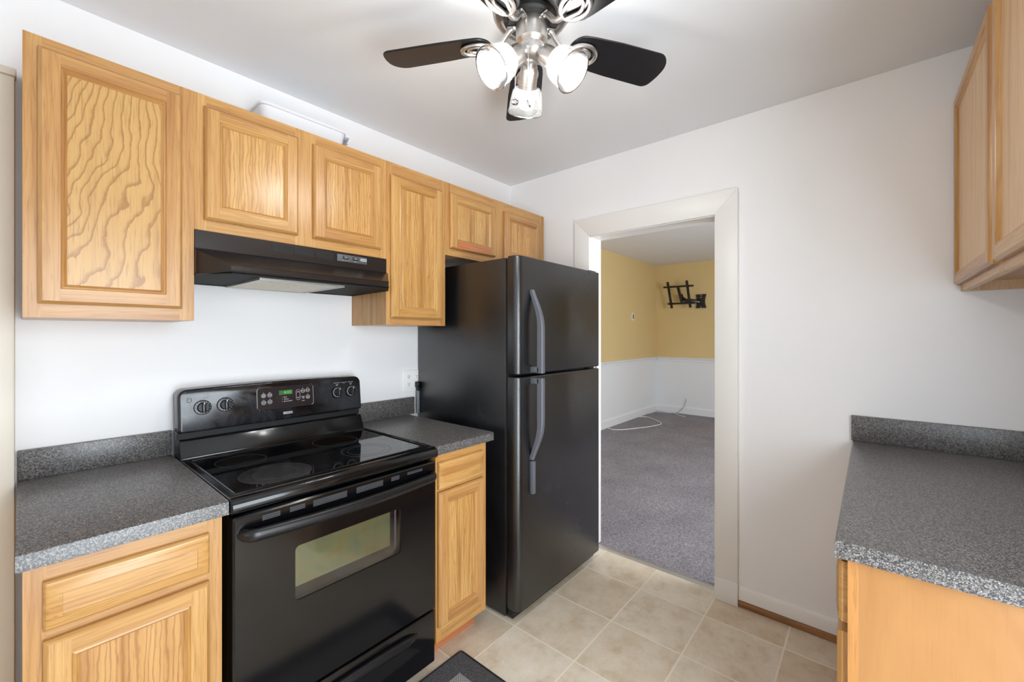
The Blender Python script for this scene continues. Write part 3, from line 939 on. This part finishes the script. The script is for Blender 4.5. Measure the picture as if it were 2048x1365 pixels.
# knobs
for i, (kx, kz) in enumerate(((.449, 1.094), (.523, 1.096), (.983, 1.097), (1.052, 1.097))):
    mt = PM(kx, kz)
    b = MB()
    b.mat(0).lathe([(0, .0), (.0285, .0), (.0285, .004), (.027, .006), (.0205, .0065), (.0195, .016), (.017, .0185), (0, .0185)], 36, mt)
    k0 = b.bm
    gb = MB().box(-.0062, .0062, -.019, .019, .016, .029, .0025, 2).xform(mt)
    me = bpy.data.meshes.new('x'); gb.bm.to_mesh(me); b.bm.from_mesh(me); bpy.data.meshes.remove(me); gb.bm.free()
    ko = b.build('knob', [M['blk_soft']], cpn)
    b = MB()
    for t in range(14):
        a = R(-60 - t * 300 / 13 + 150 - 0)
        a = R(240 - t * 300 / 13)
        tb = MB().box(-.0006, .0006, .0222, .0252, .0060, .0066)
        tb.xform(mt @ Matrix.Rotation(a + R(90), 4, 'Z'))
        me = bpy.data.meshes.new('x'); tb.bm.to_mesh(me); b.bm.from_mesh(me); bpy.data.meshes.remove(me); tb.bm.free()
    b.lathe([(.0200, .0066), (.0213, .0066), (.0213, .0069), (.0200, .0069)], 32, mt, True)
    me = MB().box(-.0012, .0012, .012, .0188, .0289, .0294).xform(mt)
    tm = bpy.data.meshes.new('x'); me.bm.to_mesh(tm); b.bm.from_mesh(tm); bpy.data.meshes.remove(tm); me.bm.free()
    b.build('dial_marks', M['white_print'], ko)
# clock panel
cx0, cx1, cz0, cz1 = .637, .868, 1.055, 1.149
b = MB()
b.prism(panel_outline(cx0, cx1, cz0, cz1, .014, 0.0), 'y', 1.9335, 1.937, .0008, 1)
b.xform(lean)
ck = b.build('clock_panel', M['clock_face'], cpn)
b = MB()
ol = panel_outline(cx0, cx1, cz0, cz1, .014, 0.0)
b.tube([(p[0], 1.9345, p[1]) for p in ol], .0016, 6, closed=True)
b.xform(lean)
b.build('clock_bezel', M['chrome'], ck)
b = MB().box(.722, .778, 1.9330, 1.9338, 1.1115, 1.1305).xform(lean)
b.build('clock_display', M['led_bg'], ck)
b = MB().text('4:03', .0185, PM(.757, 1.1208, -.0034), .0002)
b.build('clock_digits', M['led'], ck)
z_ = -.0030
def circ(b, x, z, r, w=.0005):
    b.lathe([(r - w, 0), (r + w, 0), (r + w, .0003), (r - w, .0003)], 24, PM(x, z, z_), True)
def dot(b, x, z, r=.0011):
    b.lathe([(0, .0003), (r, .0003), (r, 0), (0, 0)], 10, PM(x, z, z_))
for (x, z, t1, t2) in ((.661, 1.115, '', ''), (.685, 1.1155, 'Timer', 'On/Off'), (.661, 1.086, 'Delay', 'Start'), (.685, 1.087, 'Cook', 'Time'),
                       (.822, 1.1205, 'Bake', ''), (.843, 1.1220, 'Broil', ''), (.843, 1.0920, 'Auto', 'Clean')):
    b = MB()
    circ(b, x, z, .0082)
    dot(b, x, z + .0115)
    if not t1:
        circ(b, x, z, .0042, .0008); dot(b, x, z, .0009)
    elif t2:
        b.text(t1, .0056, PM(x, z + .0024, z_)).text(t2, .0056, PM(x, z - .0028, z_))
    else:
        b.text(t1, .0066, PM(x, z, z_))
    b.build('button', M['white_print'], ck)
b = MB().text('Clear', .0066, PM(.822, 1.0950, z_)).text('Off', .0066, PM(.822, 1.0885, z_))
b.build('button', M['white_print'], ck)
MB().text('Lock', .0060, PM(.822, 1.0775, z_)).build('lettering', M['white_print'], ck)
for z, t in ((1.101, 'Oven'), (1.092, 'Preheat'), (1.083, 'Door Locked')):
    b = MB()
    dot(b, .734, z, .0010)
    b.text(t, .0062, PM(.740 + .0016 * len(t), z, z_)).build('lettering', M['white_print'], ck)
b = MB()
for sgn, z in ((1, 1.1185), (-1, 1.0925)):
    b.tube([PM(.797, z - sgn * .003, z_ - .0002).translation, PM(.801, z + sgn * .002, z_ - .0002).translation, PM(.805, z - sgn * .003, z_ - .0002).translation], .0009, 6)
pill = []
for k in range(24):
    a = 2 * PI * k / 24
    pill.append(PM(.801 + .0082 * math.cos(a), 1.1055 + .0082 * math.sin(a) + (.0145 if math.sin(a) > 0 else -.0145), z_).translation)
b.tube(pill, .0005, 5, closed=True)
b.build('arrow_button', M['white_print'], ck)
# panel lettering and the small lock symbol
for (x, t) in ((.449, 'LEFT FRONT'), (.488, 'SURFACE ON'), (.523, 'LEFT REAR'), (.983, 'RIGHT FRONT'), (1.0175, 'SURFACE ON'), (1.052, 'RIGHT REAR')):
    b = MB().text(t, .0048, PM(x, 1.138 if x == .449 else 1.1415, -.0003))
    if 'SURFACE' in t:
        b.lathe([(0, .0003), (.0013, .0003), (.0013, 0), (0, 0)], 10, PM(x, 1.1350, -.0003))
    b.build('lettering', M['silver_print'], cpn)
for x in (.449, .523, .983, 1.052):
    b = MB()
    for e in ((-.004, -.003, -.004, .003), (.004, -.003, .004, .003), (-.004, .003, .004, .003), (-.004, -.003, .004, -.003)):
        b.tube([PM(x + e[0], 1.1325 + e[1], -.0003).translation, PM(x + e[2], 1.1325 + e[3], -.0003).translation], .0004, 4)
    b.lathe([(0, .0003), (.0016, .0003), (.0016, 0), (0, 0)], 10, PM(x + (.002 if x in (.523, 1.052) else -.002), 1.1325 + (-.001 if x in (.449, .983) else .001), -.0003))
    b.lathe([(0, .0003), (.0012, .0003), (.0012, 0), (0, 0)], 10, PM(x, 1.1262, -.0003))
    b.build('burner_symbol', M['silver_print'], cpn)
b = MB()
for e in ((.402, 1.118, .402, 1.134), (.402, 1.134, .412, 1.134), (.412, 1.134, .416, 1.127), (.416, 1.127, .416, 1.121), (.416, 1.121, .412, 1.118), (.412, 1.118, .402, 1.118), (.405, 1.128, .411, 1.128)):
    b.tube([PM(e[0], e[1], -.0003).translation, PM(e[2], e[3], -.0003).translation], .0007, 4)
b.build('lock_symbol', M['slot'], cpn)
np_ = MB().box(.737, .775, 1.9335, 1.9362, 1.0275, 1.0375, .0006).xform(lean).build('nameplate', M['silver_print'], cpn)
MB().text('KENMORE', .0075, PM(.756, 1.0325, -.0031)).build('nameplate_lettering', M['slot'], np_)

# oven door
DF = 1.337
DZ0, DZ1 = .268, .862
wx0, wx1, wz0, wz1 = .543, .922, .556, .724
b = MB()
def plate(x0, x1, z0, z1, y0, y1):
    b.box(x0, x1, y0, y1, z0, z1)
dx0, dx1 = RX0 + .002, RX1 - .004
# door skin with a rounded window opening, bridged from the outline to the opening
def rrect(x0, x1, z0, z1, r, n=6):
    pts = []
    for cx_, cz_, a0 in ((x1 - r, z1 - r, 0), (x0 + r, z1 - r, 90), (x0 + r, z0 + r, 180), (x1 - r, z0 + r, 270)):
        for k in range(n): pts.append((cx_ + r * math.cos(R(a0 + k * 90 / (n - 1))), cz_ + r * math.sin(R(a0 + k * 90 / (n - 1)))))
    return pts
outer = rrect(dx0, dx1, DZ0, DZ1, .006)
inner = rrect(wx0, wx1, wz0, wz1, .014)
def loopv(pts, y): return [b.bm.verts.new((p[0], y, p[1])) for p in pts]
LO0, LO1, LO2 = loopv(outer, DF + .045), loopv(outer, DF + .005), loopv(rrect(dx0 + .005, dx1 - .005, DZ0 + .005, DZ1 - .005, .004), DF)
LI0, LI1 = loopv(inner, DF), loopv(inner, DF + .026)
n = len(outer)
for A, B in ((LO0, LO1), (LO1, LO2), (LO2, LI0), (LI0, LI1)):
    for k in range(n): b.bm.faces.new((A[k], A[(k + 1) % n], B[(k + 1) % n], B[k]))
bmesh.ops.recalc_face_normals(b.bm, faces=b.bm.faces)
od = b.build('oven_door', M['blk'], rng, 30)
MB().box(wx0 - .006, wx1 - .030, DF + .026, DF + .031, wz0 + .030, wz1 + .006).build('inner_glass', M['bronze'], od)
MB().box(wx0 - .02, wx1 + .02, DF + .0315, DF + .044, wz0 - .02, wz1 + .02).build('window_liner', M['blk_matte'], od)
MB().prism(rrect(wx0 - .002, wx1 + .002, wz0 - .002, wz1 + .002, .014), 'y', DF + .002, DF + .0045).build('window_pane', M['pane'], od)
b = MB().box(wx1 - .013, wx1 - .006, DF + .022, DF + .026, wz0 + .012, wz1 - .008, .001)
b.build('window_edge_strip', M['cord'], od)
# vent slots along the door top
for xa, xb, nn in ((.451, .500, 3), (.527, .572, 3), (.597, .709, 4), (.743, .846, 4), (.880, .915, 3), (.950, 1.020, 2)):
    b = MB()
    b.mat(0).box(xa, xb, DF - .0008, DF + .002, .848 - nn * .0052 + .0022, .850)
    for k in range(nn):
        z = .848 - k * .0052
        b.mat(1).box(xa, xb, DF - .0014, DF + .001, z - .0020, z - .0015)
    b.build('door_vent', [M['slot'], M['cord']], od)
# bowed handle
N = 61
path, rad = [], []
for k in range(N):
    t = k / (N - 1)
    x = dx0 + .012 + (dx1 - dx0 - .020) * t
    bow = math.sin(PI * t)
    e = min(1.0, min(t, 1 - t) / .05)
    path.append((x, DF + .010 - .036 * math.sin(PI / 2 * e) - .016 * bow, .806 + .006 * (1 - bow)))
    rad.append(.0135 * math.sqrt(max(.12, 1 - (1 - min(1.0, min(t, 1 - t) / .03)) ** 2)))
MB().tube(path, rad, 14, True, 1.35).build('door_handle', M['blk_soft'], od)
# warming drawer
b = MB().box(dx0, dx1, DF + .006, DF + .05, .050, .258, .005)
wd = b.build('drawer', M['blk'], rng)
path, rad = [], []
for k in range(21):
    t = k / 20
    e = min(1.0, min(t, 1 - t) / .10)
    path.append((.452 + (1.0 - .452) * t, DF + .010 - .016 * math.sin(PI / 2 * e), .205 + .008 * math.sin(PI * t)))
    rad.append(.005 + .011 * math.sin(PI / 2 * e))
MB().tube(path, rad, 12, True, 1.2).build('drawer_handle', M['blk_soft'], wd)

# ------------------------------------------------------------------ fridge
FX0, FX1, FY0, FZT = 1.515, 2.300, 1.262, 1.752
fr_ = thing('refrigerator', (1.9, 1.65, 0), 'black top-freezer refrigerator between the small worktop and the doorway', 'refrigerator')
MB().box(FX0, FX1, 1.338, 2.022, .012, FZT - .006, .006).build('cabinet_body', M['fridge'], fr_)
MB().box(FX0 + .006, FX1 - .006, 1.326, 1.338, .06, FZT - .012).build('door_gasket', M['blk_matte'], fr_)
MB().box(FX0 + .01, FX1 - .01, 1.30, 1.338, .012, .052, .004).build('base_grille', M['blk_soft'], fr_)
for fx in (FX0 + .06, FX1 - .06):
    for fy in (1.37, 1.97): MB().lathe([(0, 0), (.018, 0), (.018, .014), (0, .014)], 14, Matrix.Translation((fx, fy, 0))).build('foot', M['blk_matte'], fr_)
def fdoor(name, z0, z1):
    # plan outline with generously rounded front corners
    pts = [(FX0 + .002, 1.326)]
    r1, r2 = .034, .016
    for k in range(8):
        a = R(180 + 90 * k / 7)
        pts.append((FX0 + .002 + r1 + r1 * math.cos(a), FY0 + r1 + r1 * math.sin(a)))
    for k in range(6):
        a = R(270 + 90 * k / 5)
        pts.append((FX1 - .002 - r2 + r2 * math.cos(a), FY0 + r2 + r2 * math.sin(a)))
    pts.append((FX1 - .002, 1.326))
    b = MB().prism(pts, 'z', z0, z1)
    b.bm.edges.ensure_lookup_table()
    es = [e for e in b.bm.edges if abs(e.verts[0].co.z - e.verts[1].co.z) < 1e-6 and abs(e.calc_face_angle(0)) > R(60)]
    bmesh.ops.bevel(b.bm, geom=es, offset=.006, segments=3, affect='EDGES', profile=.5)
    return b.build(name, M['fridge'], fr_, 40)
ZS = 1.176
fd = fdoor('freezer_door', ZS + .006, FZT)
rd = fdoor('fridge_door', .055, ZS - .006)
def handle(parent, z0, z1, flip):
    """flat bowed bar; z0 is the thin far end, z1 the thick end at the door split"""
    n = 22
    b = MB()
    rows = []
    for k in range(n):
        t = k / (n - 1)
        z = z0 + (z1 - z0) * t
        bow = (math.sin(PI / 2 * min(1, t / .45)) ** 1.2)
        y = FY0 - .006 - .050 * bow
        xc = 1.617 + .008 * bow
        w = .010 + .004 * min(1, t / .3)
        d = .010 + .005 * min(1, t / .5)
        rows.append([b.bm.verts.new(p) for p in ((xc - w, y - d + .004, z), (xc - w * .6, y - d, z), (xc + w * .6, y - d, z), (xc + w, y - d + .004, z), (xc + w, y + d, z), (xc - w, y + d, z))])
    fs = []
    for A, B in zip(rows, rows[1:]):
        for k in range(6): fs.append(b.bm.faces.new((A[k], A[(k + 1) % 6], B[(k + 1) % 6], B[k])))
    fs += [b.bm.faces.new(rows[0]), b.bm.faces.new(rows[-1][::-1])]
    bmesh.ops.recalc_face_normals(b.bm, faces=fs)
    # foot joining the thick end to the door
    zz = z1 - (.03 if z1 > z0 else -.03)
    b.box(1.611, 1.639, FY0 - .05, FY0 + .002, min(z1, zz) + .001, max(z1, zz) - .001, .003)
    h = b.build('handle', M['handle_grey'], parent, 35)
    tag(h, 'charcoal grey bowed handle')
    return h
handle(fd, 1.592, ZS + .012, False)
hl = handle(rd, .765, ZS - .012, True)
MB().box(1.607, 1.630, FY0 - .020, FY0 + .002, .598, .758, .004).build('handle_foot', M['handle_grey'], rd)
MB().box(FX1 - .05, FX1 - .012, FY0 + .012, 1.33, ZS - .005, ZS + .005, .002).build('hinge', M['alum'], fr_)
MB().box(FX1 - .09, FX1 - .01, FY0 + .02, 1.40, FZT - .004, FZT + .010, .004).build('hinge_cover', M['blk_soft'], fr_)

# ------------------------------------------------------------------ outlet and cord
o = thing('wall_outlet', (1.49, YW, 1.105), 'white double outlet plate beside the fridge, above the small worktop', 'outlet')
ox0, ox1, oz0, oz1 = 1.422, 1.545, 1.042, 1.168
pl = MB().box(ox0, ox1, YW - .007, YW, oz0, oz1, .0025).build('cover_plate', M['plate'], o)
for xc in (1.456, 1.511):
    for zc in (1.130, 1.086):
        b = MB().mat(0).lathe([(0, .0085), (.0155, .0085), (.0165, .007), (.0165, 0), (0, 0)], 24, Matrix.Translation((xc, YW, zc)) @ Matrix.Rotation(R(90), 4, 'X'))
        b.mat(1).box(xc - .0068, xc - .0046, YW - .0092, YW - .0084, zc - .001, zc + .008).box(xc + .0046, xc + .0068, YW - .0092, YW - .0084, zc - .001, zc + .007)
        b.lathe([(0, .0092), (.0026, .0092), (.0026, .0083), (0, .0083)], 12, Matrix.Translation((xc, YW, zc - .007)) @ Matrix.Rotation(R(90), 4, 'X'))
        b.build('receptacle', [M['plate'], M['slot']], o)
pc = thing('power_cord', (1.505, YW - .03, ZCT), 'black plug and grey cord hanging from the outlet beside the fridge', 'cord')
b = MB().box(1.494, 1.5135, YW - .040, YW - .0095, 1.066, 1.100, .005).box(1.498, 1.510, YW - .036, YW - .018, 1.045, 1.068, .004)
b.build('plug', M['blk_soft'], pc)
b = MB()
b.tube([(1.501, YW - .027, 1.05), (1.500, YW - .028, 1.00), (1.500, YW - .028, .95), (1.500, YW - .027, ZCT + .001)], .0045, 8)
b.tube([(1.508, YW - .027, 1.05), (1.509, YW - .028, 1.00), (1.509, YW - .028, .95), (1.510, YW - .027, ZCT + .001)], .0045, 8)
b.build('cord', M['cord'], pc)
tag(MB().lathe([(0, .006), (.004, .005), (.005, 0), (0, 0)], 12, Matrix.Translation((.985, YW, 1.525)) @ Matrix.Rotation(R(90), 4, 'X')).build('wall_anchor', M['plate']), 'tiny white screw anchor in the wall just under the range hood', 'screw')
tag(MB().tube([(.565, YW + .002, 2.272), (.565, YW - .012, 2.272), (.565, YW - .014, 2.285)], .0018, 6).build('hook', M['alum']), 'tiny metal hook in the wall left of the white bin', 'hook')

# ------------------------------------------------------------------ floor mat
mt_ = thing('floor_mat', (.9, 1.0, 0), 'grey kitchen mat with woven centre lying in front of the range', 'mat')
mx0, mx1, my0, my1 = .47, 1.232, .80, 1.345
MB().prism(rrect(mx0, mx1, my0, my1, .012), 'z', 0.0, .008).build('border', M['mat'], mt_)
MB().box(mx0 + .085, mx1 - .085, my0 + .085, my1 - .085, .0075, .0095).build('woven_field', M['mat_field'], mt_)
MB().tube([(p[0], p[1], .0055) for p in rrect(mx0, mx1, my0, my1, .012)], .0055, 6, closed=True).build('piping', M['mat_edge'], mt_)

# ------------------------------------------------------------------ ceiling fan
FC = Vector((1.048, 0.816, 0))
fan = thing('ceiling_fan', (FC.x, FC.y, ZC), 'black-bladed ceiling fan in brushed nickel with three lit glass lamps', 'ceiling fan', None, 0, True)
Z = lambda z: z - ZC
b = MB().lathe([(0, Z(ZC)), (.075, Z(ZC)), (.078, Z(2.465)), (.082, Z(2.458)), (.116, Z(2.446)), (.124, Z(2.425)), (.125, Z(2.402)), (.122, Z(2.384)), (.114, Z(2.372)), (.104, Z(2.368)), (.090, Z(2.370)), (.083, Z(2.378)), (0, Z(2.372))], 64)
b.build('motor_housing', M['nickel'], fan)
b = MB().lathe([(0, Z(2.372)), (.080, Z(2.372)), (.080, Z(2.360)), (.074, Z(2.354)), (0, Z(2.354))], 48)
fw_ = b.build('flywheel', M['blk_matte'], fan)
BZ = 2.312
def blade_set(az):
    # blade along +x, pitched about its own axis
    prof = [(.30, -.067), (.45, -.070)]
    for k in range(1, 9):                                   # broad rounded corner at the leading side of the tip
        a = R(-90 + 11.25 * k)
        prof.append((.450 + .052 * math.cos(a), -.010 + .060 * math.sin(a)))
    prof += [(.5005, .012), (.497, .030)]
    for k in range(1, 7):                                   # tighter corner at the other side
        a = R(10 + 80 * k / 6)
        prof.append((.462 + .032 * math.cos(a), .036 + .033 * math.sin(a)))
    prof += [(.30, .066), (.20, .060)]
    for k in range(0, 17):
        a = R(90 + 180 * k / 16)
        prof.append((.178 + .046 * math.cos(a), .057 * math.sin(a)))
    prof.append((.20, -.060))
    b = MB().prism(prof, 'z', -.003, .003, .0012, 1)
    b.xform(Matrix.Translation((0, 0, Z(BZ))) @ Matrix.Rotation(R(-13), 4, 'X'))
    bl = b.build('blade', M['blade'], fan)
    bl.rotation_euler = (0, 0, R(az))
    b = MB()
    # arm from flywheel, dropping outward, then a horseshoe loop lying under the blade
    arm = [(.062, 0, Z(2.350)), (.072, 0, Z(2.346)), (.084, .0, Z(2.330)), (.096, 0, Z(2.314)), (.114, 0, Z(2.304)), (.142, 0, Z(2.301))]
    b.tube(arm, [.010, .0095, .009, .009, .009, .0085], 10)
    pr_ = Matrix.Translation((0, 0, Z(BZ) - .0105)) @ Matrix.Rotation(R(-13), 4, 'X')
    lp = []
    for k in range(29):
        a = R(-180 + 360 * k / 28)
        rx = .046 if math.cos(a) > 0 else .050
        lp.append(pr_ @ Vector((.184 + rx * math.cos(a), .036 * math.sin(a), 0)))
    b.tube(lp[:-1], .0068, 8, closed=True)
    lp = []
    for k in range(15):
        a = R(-90 + 180 * k / 14)
        lp.append(pr_ @ Vector((.180 + .027 * math.cos(a), .020 * math.sin(a), 0)))
    lp = [pr_ @ Vector((.138, -.010, 0))] + lp + [pr_ @ Vector((.138, .010, 0))]
    b.tube(lp, .0058, 8)
    b.box(.050, .078, -.011, .011, Z(2.3535), Z(2.349), .002)
    b.lathe([(0, Z(2.3455)), (.004, Z(2.3462)), (.0045, Z(2.349)), (0, Z(2.349))], 12, Matrix.Translation((.064, 0, 0)))
    b.build('blade_iron', M['nickel'], bl)
for k in range(5): blade_set((-28.5, 43.0, 117.5, 189.0, 260.5)[k])
# light kit
b = MB().lathe([(0, Z(2.354)), (.050, Z(2.354)), (.050, Z(2.296)), (.044, Z(2.290)), (.040, Z(2.284)), (.046, Z(2.278)), (.047, Z(2.262)), (.040, Z(2.248)), (.024, Z(2.238)), (0, Z(2.236))], 48)
b.build('light_kit', M['nickel'], fan)
def lamp(az, tilt, z0=2.272):
    # axis along -z before turning
    b = MB().lathe([(0, -.018), (.012, -.018), (.020, -.024), (.0265, -.034), (.029, -.05), (.0295, -.085), (.031, -.098), (.027, -.100), (0, -.100)], 32)
    so = b.build('lamp_socket', M['nickel'], fan)
    b = MB()
    out = [(.034, -.094), (.044, -.098), (.050, -.108), (.054, -.126), (.0575, -.150), (.060, -.172)]
    inn = [(r - .0025, z) for r, z in out][::-1]
    b.lathe(out + inn, 44, None, True)
    b.build('lamp_shade', M['shade'], so)
    b = MB().lathe([(.0595, -.1705), (.0615, -.1705), (.0618, -.1725), (.0600, -.1735), (.0575, -.1725)], 44, None, True)
    b.build('shade_rim', M['chrome'], so)
    b = MB().lathe([(0, -.098), (.013, -.100), (.015, -.108), (.024, -.122), (.028, -.136), (.026, -.150), (.016, -.161), (0, -.165)], 24)
    b.build('bulb', M['bulb'], so)
    so.location = (0.018 * math.cos(R(az)), 0.018 * math.sin(R(az)), Z(z0))
    so.rotation_euler = (0, -R(tilt), R(az))
lamp(165, 50)
lamp(-83, 47)
lamp(47, 45)
def chain(px, py, z0, z1, spin):
    b = MB()
    zz = z0
    while zz > z1:
        b.ball((px, py, Z(zz)), .0015, 6); zz -= .0042
    b.tube([(px, py, Z(z0)), (px, py, Z(z1))], .0004, 4)
    ch = b.build('pull_chain', M['chrome'], fan)
    mtx = Matrix.Translation((px, py, Z(z1) - .010)) @ Matrix.Rotation(R(spin), 4, 'Z') @ Matrix.Rotation(R(62), 4, 'X')
    b = MB().lathe([(0, .003), (.009, .0032), (.0115, .0022), (.013, .003), (.0138, .0), (.013, -.003), (.0115, -.0022), (.009, -.0032), (0, -.003)], 28, mtx)
    for k in range(3):
        a = R(90 + 120 * k)
        me = MB().tube([(0, 0, .0034), (.004 * math.cos(a + .6), .004 * math.sin(a + .6), .0038), (.008 * math.cos(a), .008 * math.sin(a), .0036)], .0012, 6).xform(mtx)
        tm = bpy.data.meshes.new('x'); me.bm.to_mesh(tm); b.bm.from_mesh(tm); bpy.data.meshes.remove(tm); me.bm.free()
    b.build('pull_medallion', M['chrome'], ch)
chain(-.045, .030, 2.285, 2.112, -50)
chain(-.042, -.020, 2.244, 2.090, 30)

# ------------------------------------------------------------------ next room: TV mount, outlet plate, cables
tv = thing('tv_mount', (DX, 2.2, 2.0), 'black metal swivel television wall bracket on the yellow wall', 'tv mount')
P = []
b = MB()
plo = [(2.10, 1.828), (2.118, 1.90), (2.122, 1.945), (2.118, 1.99), (2.10, 2.06), (2.262, 2.06), (2.248, 1.99), (2.244, 1.945), (2.248, 1.90), (2.262, 1.828)]
b.prism(plo, 'x', DX - .025, DX - .0)
wp = b.build('wall_plate', M['blk_soft'], tv)
for z in (1.84, 2.01, 2.045): MB().lathe([(0, .004), (.009, .003), (.010, 0), (0, 0)], 10, Matrix.Translation((DX - .025, 2.18, z)) @ Matrix.Rotation(R(-90), 4, 'Y')).build('bolt', M['alum'], wp)
XM = DX - .16
b = MB().tube([(DX - .03, 2.20, 1.935), (DX - .10, 2.30, 1.95), (DX - .12, 2.42, 1.96)], .024, 8, True, 1.4)
b.tube([(DX - .12, 2.42, 1.975), (DX - .10, 2.48, 2.02), (XM + .02, 2.47, 2.06)], .022, 8, True, 1.4)
b.build('swing_arm', M['blk_soft'], tv)
tilt = lambda z: XM - (z - 2.05) * .12
def bar(y0, z0, y1, z1, w, th):
    b = MB()
    d = Vector((0, y1 - y0, z1 - z0)).normalized()
    s_ = Vector((0, -d.z, d.y)) * w / 2
    pts = [(y0 + s_.y, z0 + s_.z), (y1 + s_.y, z1 + s_.z), (y1 - s_.y, z1 - s_.z), (y0 - s_.y, z0 - s_.z)]
    b.prism(pts, 'x', XM - th, XM, .003, 1)
    b.xform(Matrix(((1, 0, -.12, .12 * 2.05), (0, 1, 0, 0), (0, 0, 1, 0), (0, 0, 0, 1))))
    return b
for (ya, yb2) in ((2.68, 2.625), (2.36, 2.315)):
    bar(ya, 2.29, yb2, 1.835, .040, .020).build('tv_rail', M['blk_soft'], tv)
bar(2.765, 2.205, 2.255, 2.20, .030, .014).xform(Matrix.Translation((.018, 0, 0))).build('cross_bar', M['blk_soft'], tv)
bar(2.70, 1.915, 2.25, 1.912, .030, .014).xform(Matrix.Translation((.018, 0, 0))).build('cross_bar', M['blk_soft'], tv)
bar(2.52, 2.21, 2.455, 1.91, .045, .014).xform(Matrix.Translation((.02, 0, 0))).build('tilt_plate', M['blk_soft'], tv)

t = thing('wall_plate', (6.49, DYL, 1.67), 'small white wall plate with dark slot on the yellow wall', 'wall plate')
MB().box(6.455, 6.53, DYL - .008, DYL, 1.615, 1.73, .002).build('cover', M['plate'], t)
MB().box(6.477, 6.508, DYL - .0095, DYL - .007, 1.635, 1.71).build('opening', M['slot'], t)

def smooth_path(pts, n=10):
    out = []
    P_ = [Vector(p) for p in pts]
    for i in range(len(P_) - 1):
        p0, p1, p2, p3 = P_[max(i - 1, 0)], P_[i], P_[i + 1], P_[min(i + 2, len(P_) - 1)]
        for k in range(n):
            t = k / n
            out.append(0.5 * ((2 * p1) + (-p0 + p2) * t + (2 * p0 - 5 * p1 + 4 * p2 - p3) * t * t + (-p0 + 3 * p1 - 3 * p2 + p3) * t ** 3))
    out.append(P_[-1])
    return out
zc_ = .012
tag(MB().tube(smooth_path([(5.56, 2.93, zc_), (5.53, 2.80, zc_), (5.66, 2.68, zc_), (6.05, 2.50, zc_), (6.34, 2.44, zc_), (6.50, 2.54, zc_), (6.70, 2.76, zc_), (6.73, 2.86, zc_), (6.66, 2.93, zc_)]), .007, 8).build('cable', M['cable']),
    'white cable looped on the grey carpet along the left wall', 'cable', 'loose cables in the carpeted room')
tag(MB().tube(smooth_path([(7.05, 2.92, zc_), (7.30, 2.90, zc_), (7.36, 2.74, zc_), (7.35, 2.58, zc_), (7.22, 2.46, zc_), (7.20, 2.36, zc_)]), .006, 8).build('cable', M['cable']),
    'thin white cable lying on the carpet along the far baseboard', 'cable', 'loose cables in the carpeted room')
tag(MB().tube(smooth_path([(7.34, 2.62, zc_), (7.40, 2.55, .03), (7.43, 2.46, .13), (7.44, 2.42, .27)]), .004, 6).build('cable', M['cord']),
    'thin grey wire rising against the far white wainscot', 'cable', 'loose cables in the carpeted room')
